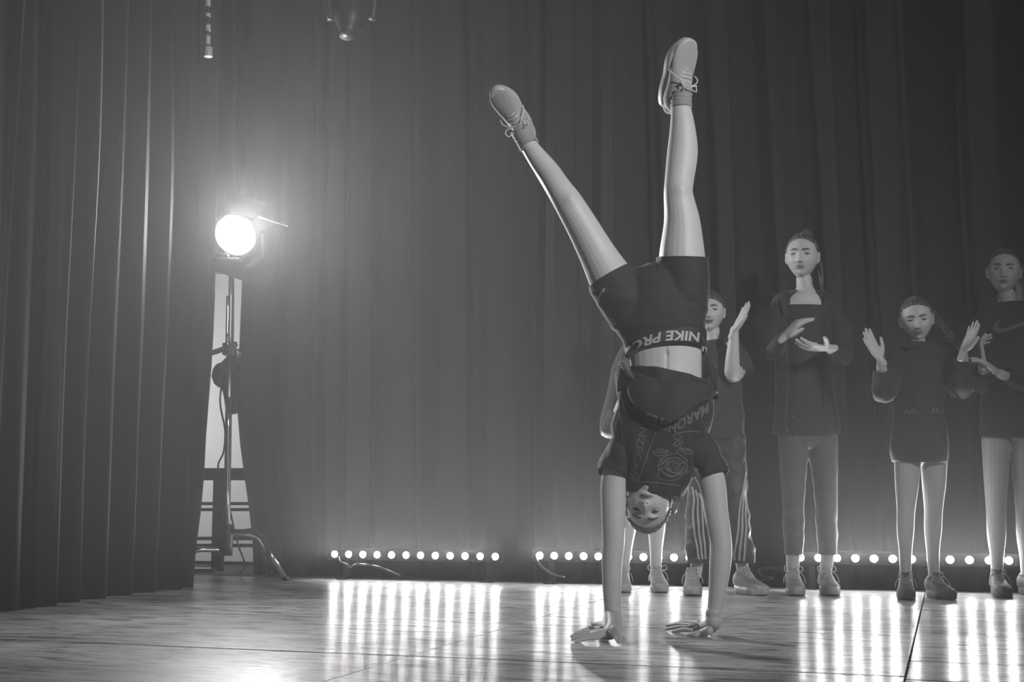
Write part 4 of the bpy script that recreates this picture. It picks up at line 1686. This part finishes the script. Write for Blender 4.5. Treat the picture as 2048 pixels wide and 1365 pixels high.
# --- smiling child half hidden, bare forearm raised, striped track trousers
k2 = Kid('smiling child half hidden behind the handstand, forearm raised, striped track trousers', 1432, 5.8)
k2.limb([(1434, 868), (1433, 840), (1430, 800), (1428, 750), (1427, 715), (1426, 693), (1425, 680), (1423, 662)],
        [(44, 32), (44, 32), (40, 29), (42, 29), (48, 29), (42, 24), (17, 17), (17, 17)], 24)
k2.leg([(1412, 890), (1405, 960), (1400, 1030), (1397, 1090), (1392, 1150)], [26, 22, 18, 15, 11])
k2.leg([(1458, 890), (1466, 960), (1472, 1030), (1478, 1090), (1487, 1150)], [26, 22, 18, 15, 11])
k2.limb([(1470, 712), (1480, 735, -.02), (1466, 750, -.10), (1465, 720, -.14), (1468, 672, -.16), (1469, 660, -.165)], [16, 14, 16, 14, 9.5, 8.5])
k2.limb([(1384, 712), (1370, 750, -.02), (1372, 775, -.08), (1385, 735, -.14), (1392, 690, -.18)], [16, 14, 13, 12, 9])
hand(k2.g, k2.G(1469, 662, -.165), (.45, -.1, .85), (-.8, -.3, .4), (-.2, -.9, .2), L=.15, curl=(2, 4, 4), spread=3, thumb=(.5, 10))
hand(k2.g, k2.G(1392, 690, -.18), (.1, -.1, .95), (.9, -.3, .2), (.2, -.9, .3), L=.14, curl=(8, 12, 8), spread=4)
h2 = Head(k2.G(1419, 625, -.01), yaw=-12, pitch=2, roll=0, k=.87)
k2.finish(h2, look=(-.2, 0), lid=.5, smile=1.0, open_=.6)
obj('hair', Geo().add(h2.hair_cap(low=.06, thick=.009, back=-.05)), M_hair, k2.root)
k2.cloth('tee', [(1434, 880), (1433, 840), (1430, 790), (1429, 745), (1428, 715), (1427, 700), (1427, 690), (1426, 682)],
         [(52, 38), (53, 38), (50, 36), (50, 35), (52, 34), (44, 28), (30, 23), (23, 20)], M_tee, 2, seed=31,
         arms=(([(1464, 704), (1478, 722, -.01), (1486, 748, -.03)], [22, 21, 20]), ([(1390, 704), (1374, 730, -.01), (1366, 762, -.03)], [22, 21, 20])))
TL = [[(1413, 870), (1404, 950), (1398, 1030), (1396, 1090), (1393, 1128)], [(1457, 870), (1467, 950), (1474, 1030), (1480, 1090), (1484, 1128)]]
M_track = mat('black track suit cloth', 0.025, .6, var=.2, bump=.1, bscale=200, sheen=.2)
tl = trousers(k2, [(1432, 830), (1434, 860), (1435, 885)], [(44, 34), (50, 37), (46, 34)], [p + [(p[-1][0], 1140)] for p in TL], [31, 27, 24, 24, 25, 25],
              M_track, 1126, 44, .010)
bt2 = bvh_of(tl)
for q, pts in enumerate(TL):
    if q:
        st3 = [[(1490 - 1 * i, 945 + 14 * i), (1483 + 2 * i, 975 + 6 * i), (1476 + 6 * i, 1010), (1472 + 8 * i, 1060), (1467 + 9 * i, 1100), (1466 + 8 * i, 1126)] for i in range(3)]
    else:
        st3 = [[(1382 + 6 * i, 975 + 6 * i), (1385 + 7 * i, 1000), (1383 + 9 * i, 1025), (1385 + 9 * i, 1060), (1390 + 8 * i, 1090), (1394 + 7 * i, 1118)] for i in range(3)]
    for pl in st3:
        gs = print_strokes(bt2, [pl], 3.6, 5.8, .006)
        if gs.f:
            obj('stripe', gs, M_print, tl)
shoe(k2.root, k2.G(1384, 1150, 0), (-.12, -1, 0), (0, 0, 1), .23, M_shoe, bow=.5, seed=12)
shoe(k2.root, k2.G(1487, 1150, 0), (.42, -1, 0), (0, 0, 1), .235, M_shoe, bow=0, seed=13)

# --- child hidden behind the handstand: bare legs, trainers and an elbow show
k3 = Kid('child mostly hidden behind the handstand, bare legs in pale laced trainers', 1290, 5.98)
k3.limb([(1290, 880), (1290, 850), (1290, 800), (1290, 750), (1290, 715), (1290, 693), (1290, 680), (1290, 662)],
        [(42, 32), (42, 32), (38, 29), (40, 29), (46, 29), (40, 24), (17, 17), (17, 17)], 24)
k3.leg([(1266, 900), (1262, 960), (1258, 1010), (1256, 1050), (1251, 1105), (1246, 1150)], [26, 22, 17, 17, 11.5, 10.5])
k3.leg([(1312, 900), (1312, 960), (1313, 1010), (1313, 1050), (1312, 1105), (1312, 1150)], [26, 22, 17, 18, 12, 11])
k3.limb([(1256, 712), (1232, 780, 0), (1219, 866, -.03), (1246, 806, -.09), (1266, 745, -.13)], [15, 14, 13, 12, 8])
k3.limb([(1330, 712), (1342, 780, 0), (1346, 850, -.05), (1320, 800, -.12), (1290, 760, -.17)], [15, 14, 13, 12, 8])
hand(k3.g, k3.G(1267, 742, -.135), (.3, -.1, .9), (.9, -.2, -.2), (.2, -.9, .2), L=.14, curl=(6, 12, 8), spread=4)
hand(k3.g, k3.G(1290, 760, -.17), (-.5, -.1, .8), (-.8, -.2, -.2), (.2, -.9, .2), L=.14, curl=(6, 12, 8), spread=4)
h3 = Head(k3.G(1294, 625, -.01), yaw=0, pitch=2, k=.87)
k3.finish(h3, lid=.5, smile=.3)
obj('hair', Geo().add(h3.hair_cap(low=.06, thick=.009, back=-.05)), M_hair, k3.root)
k3.cloth('tee', [(1290, 880), (1290, 840), (1290, 790), (1290, 745), (1290, 715), (1290, 700), (1290, 690), (1290, 682)],
         [(46, 36), (46, 36), (43, 34), (44, 33), (47, 32), (42, 28), (30, 23), (22, 20)], M_tee, 2, seed=41,
         arms=(([(1260, 704), (1243, 745, 0), (1230, 800, -.01), (1220, 863, -.035), (1236, 825, -.07)], [19, 18, 18, 18, 16]), ([(1324, 704), (1337, 740, 0), (1342, 775, 0)], [20, 19, 18])))  # first sleeve carried past the bare elbow to darken it
for pts in ([(1268, 860), (1264, 920), (1262, 968)], [(1312, 860), (1313, 920), (1313, 968)]):
    g_ = Geo()
    k3.limb(pts, [30, 28, 27], 28, 5, g_, 0, None, wr(.006, 12, (1, 1, 1), 3))
    obj('short_leg', g_, M_tee, k3.root, solid=.003)
shoe(k3.root, k3.G(1246, 1146, 0), (-.1, -1, 0), (0, 0, 1), .22, M_shoe, bow=.7, seed=14)
shoe(k3.root, k3.G(1313, 1147, 0), (.03, -1, 0), (0, 0, 1), .225, M_shoe, bow=.9, seed=15)
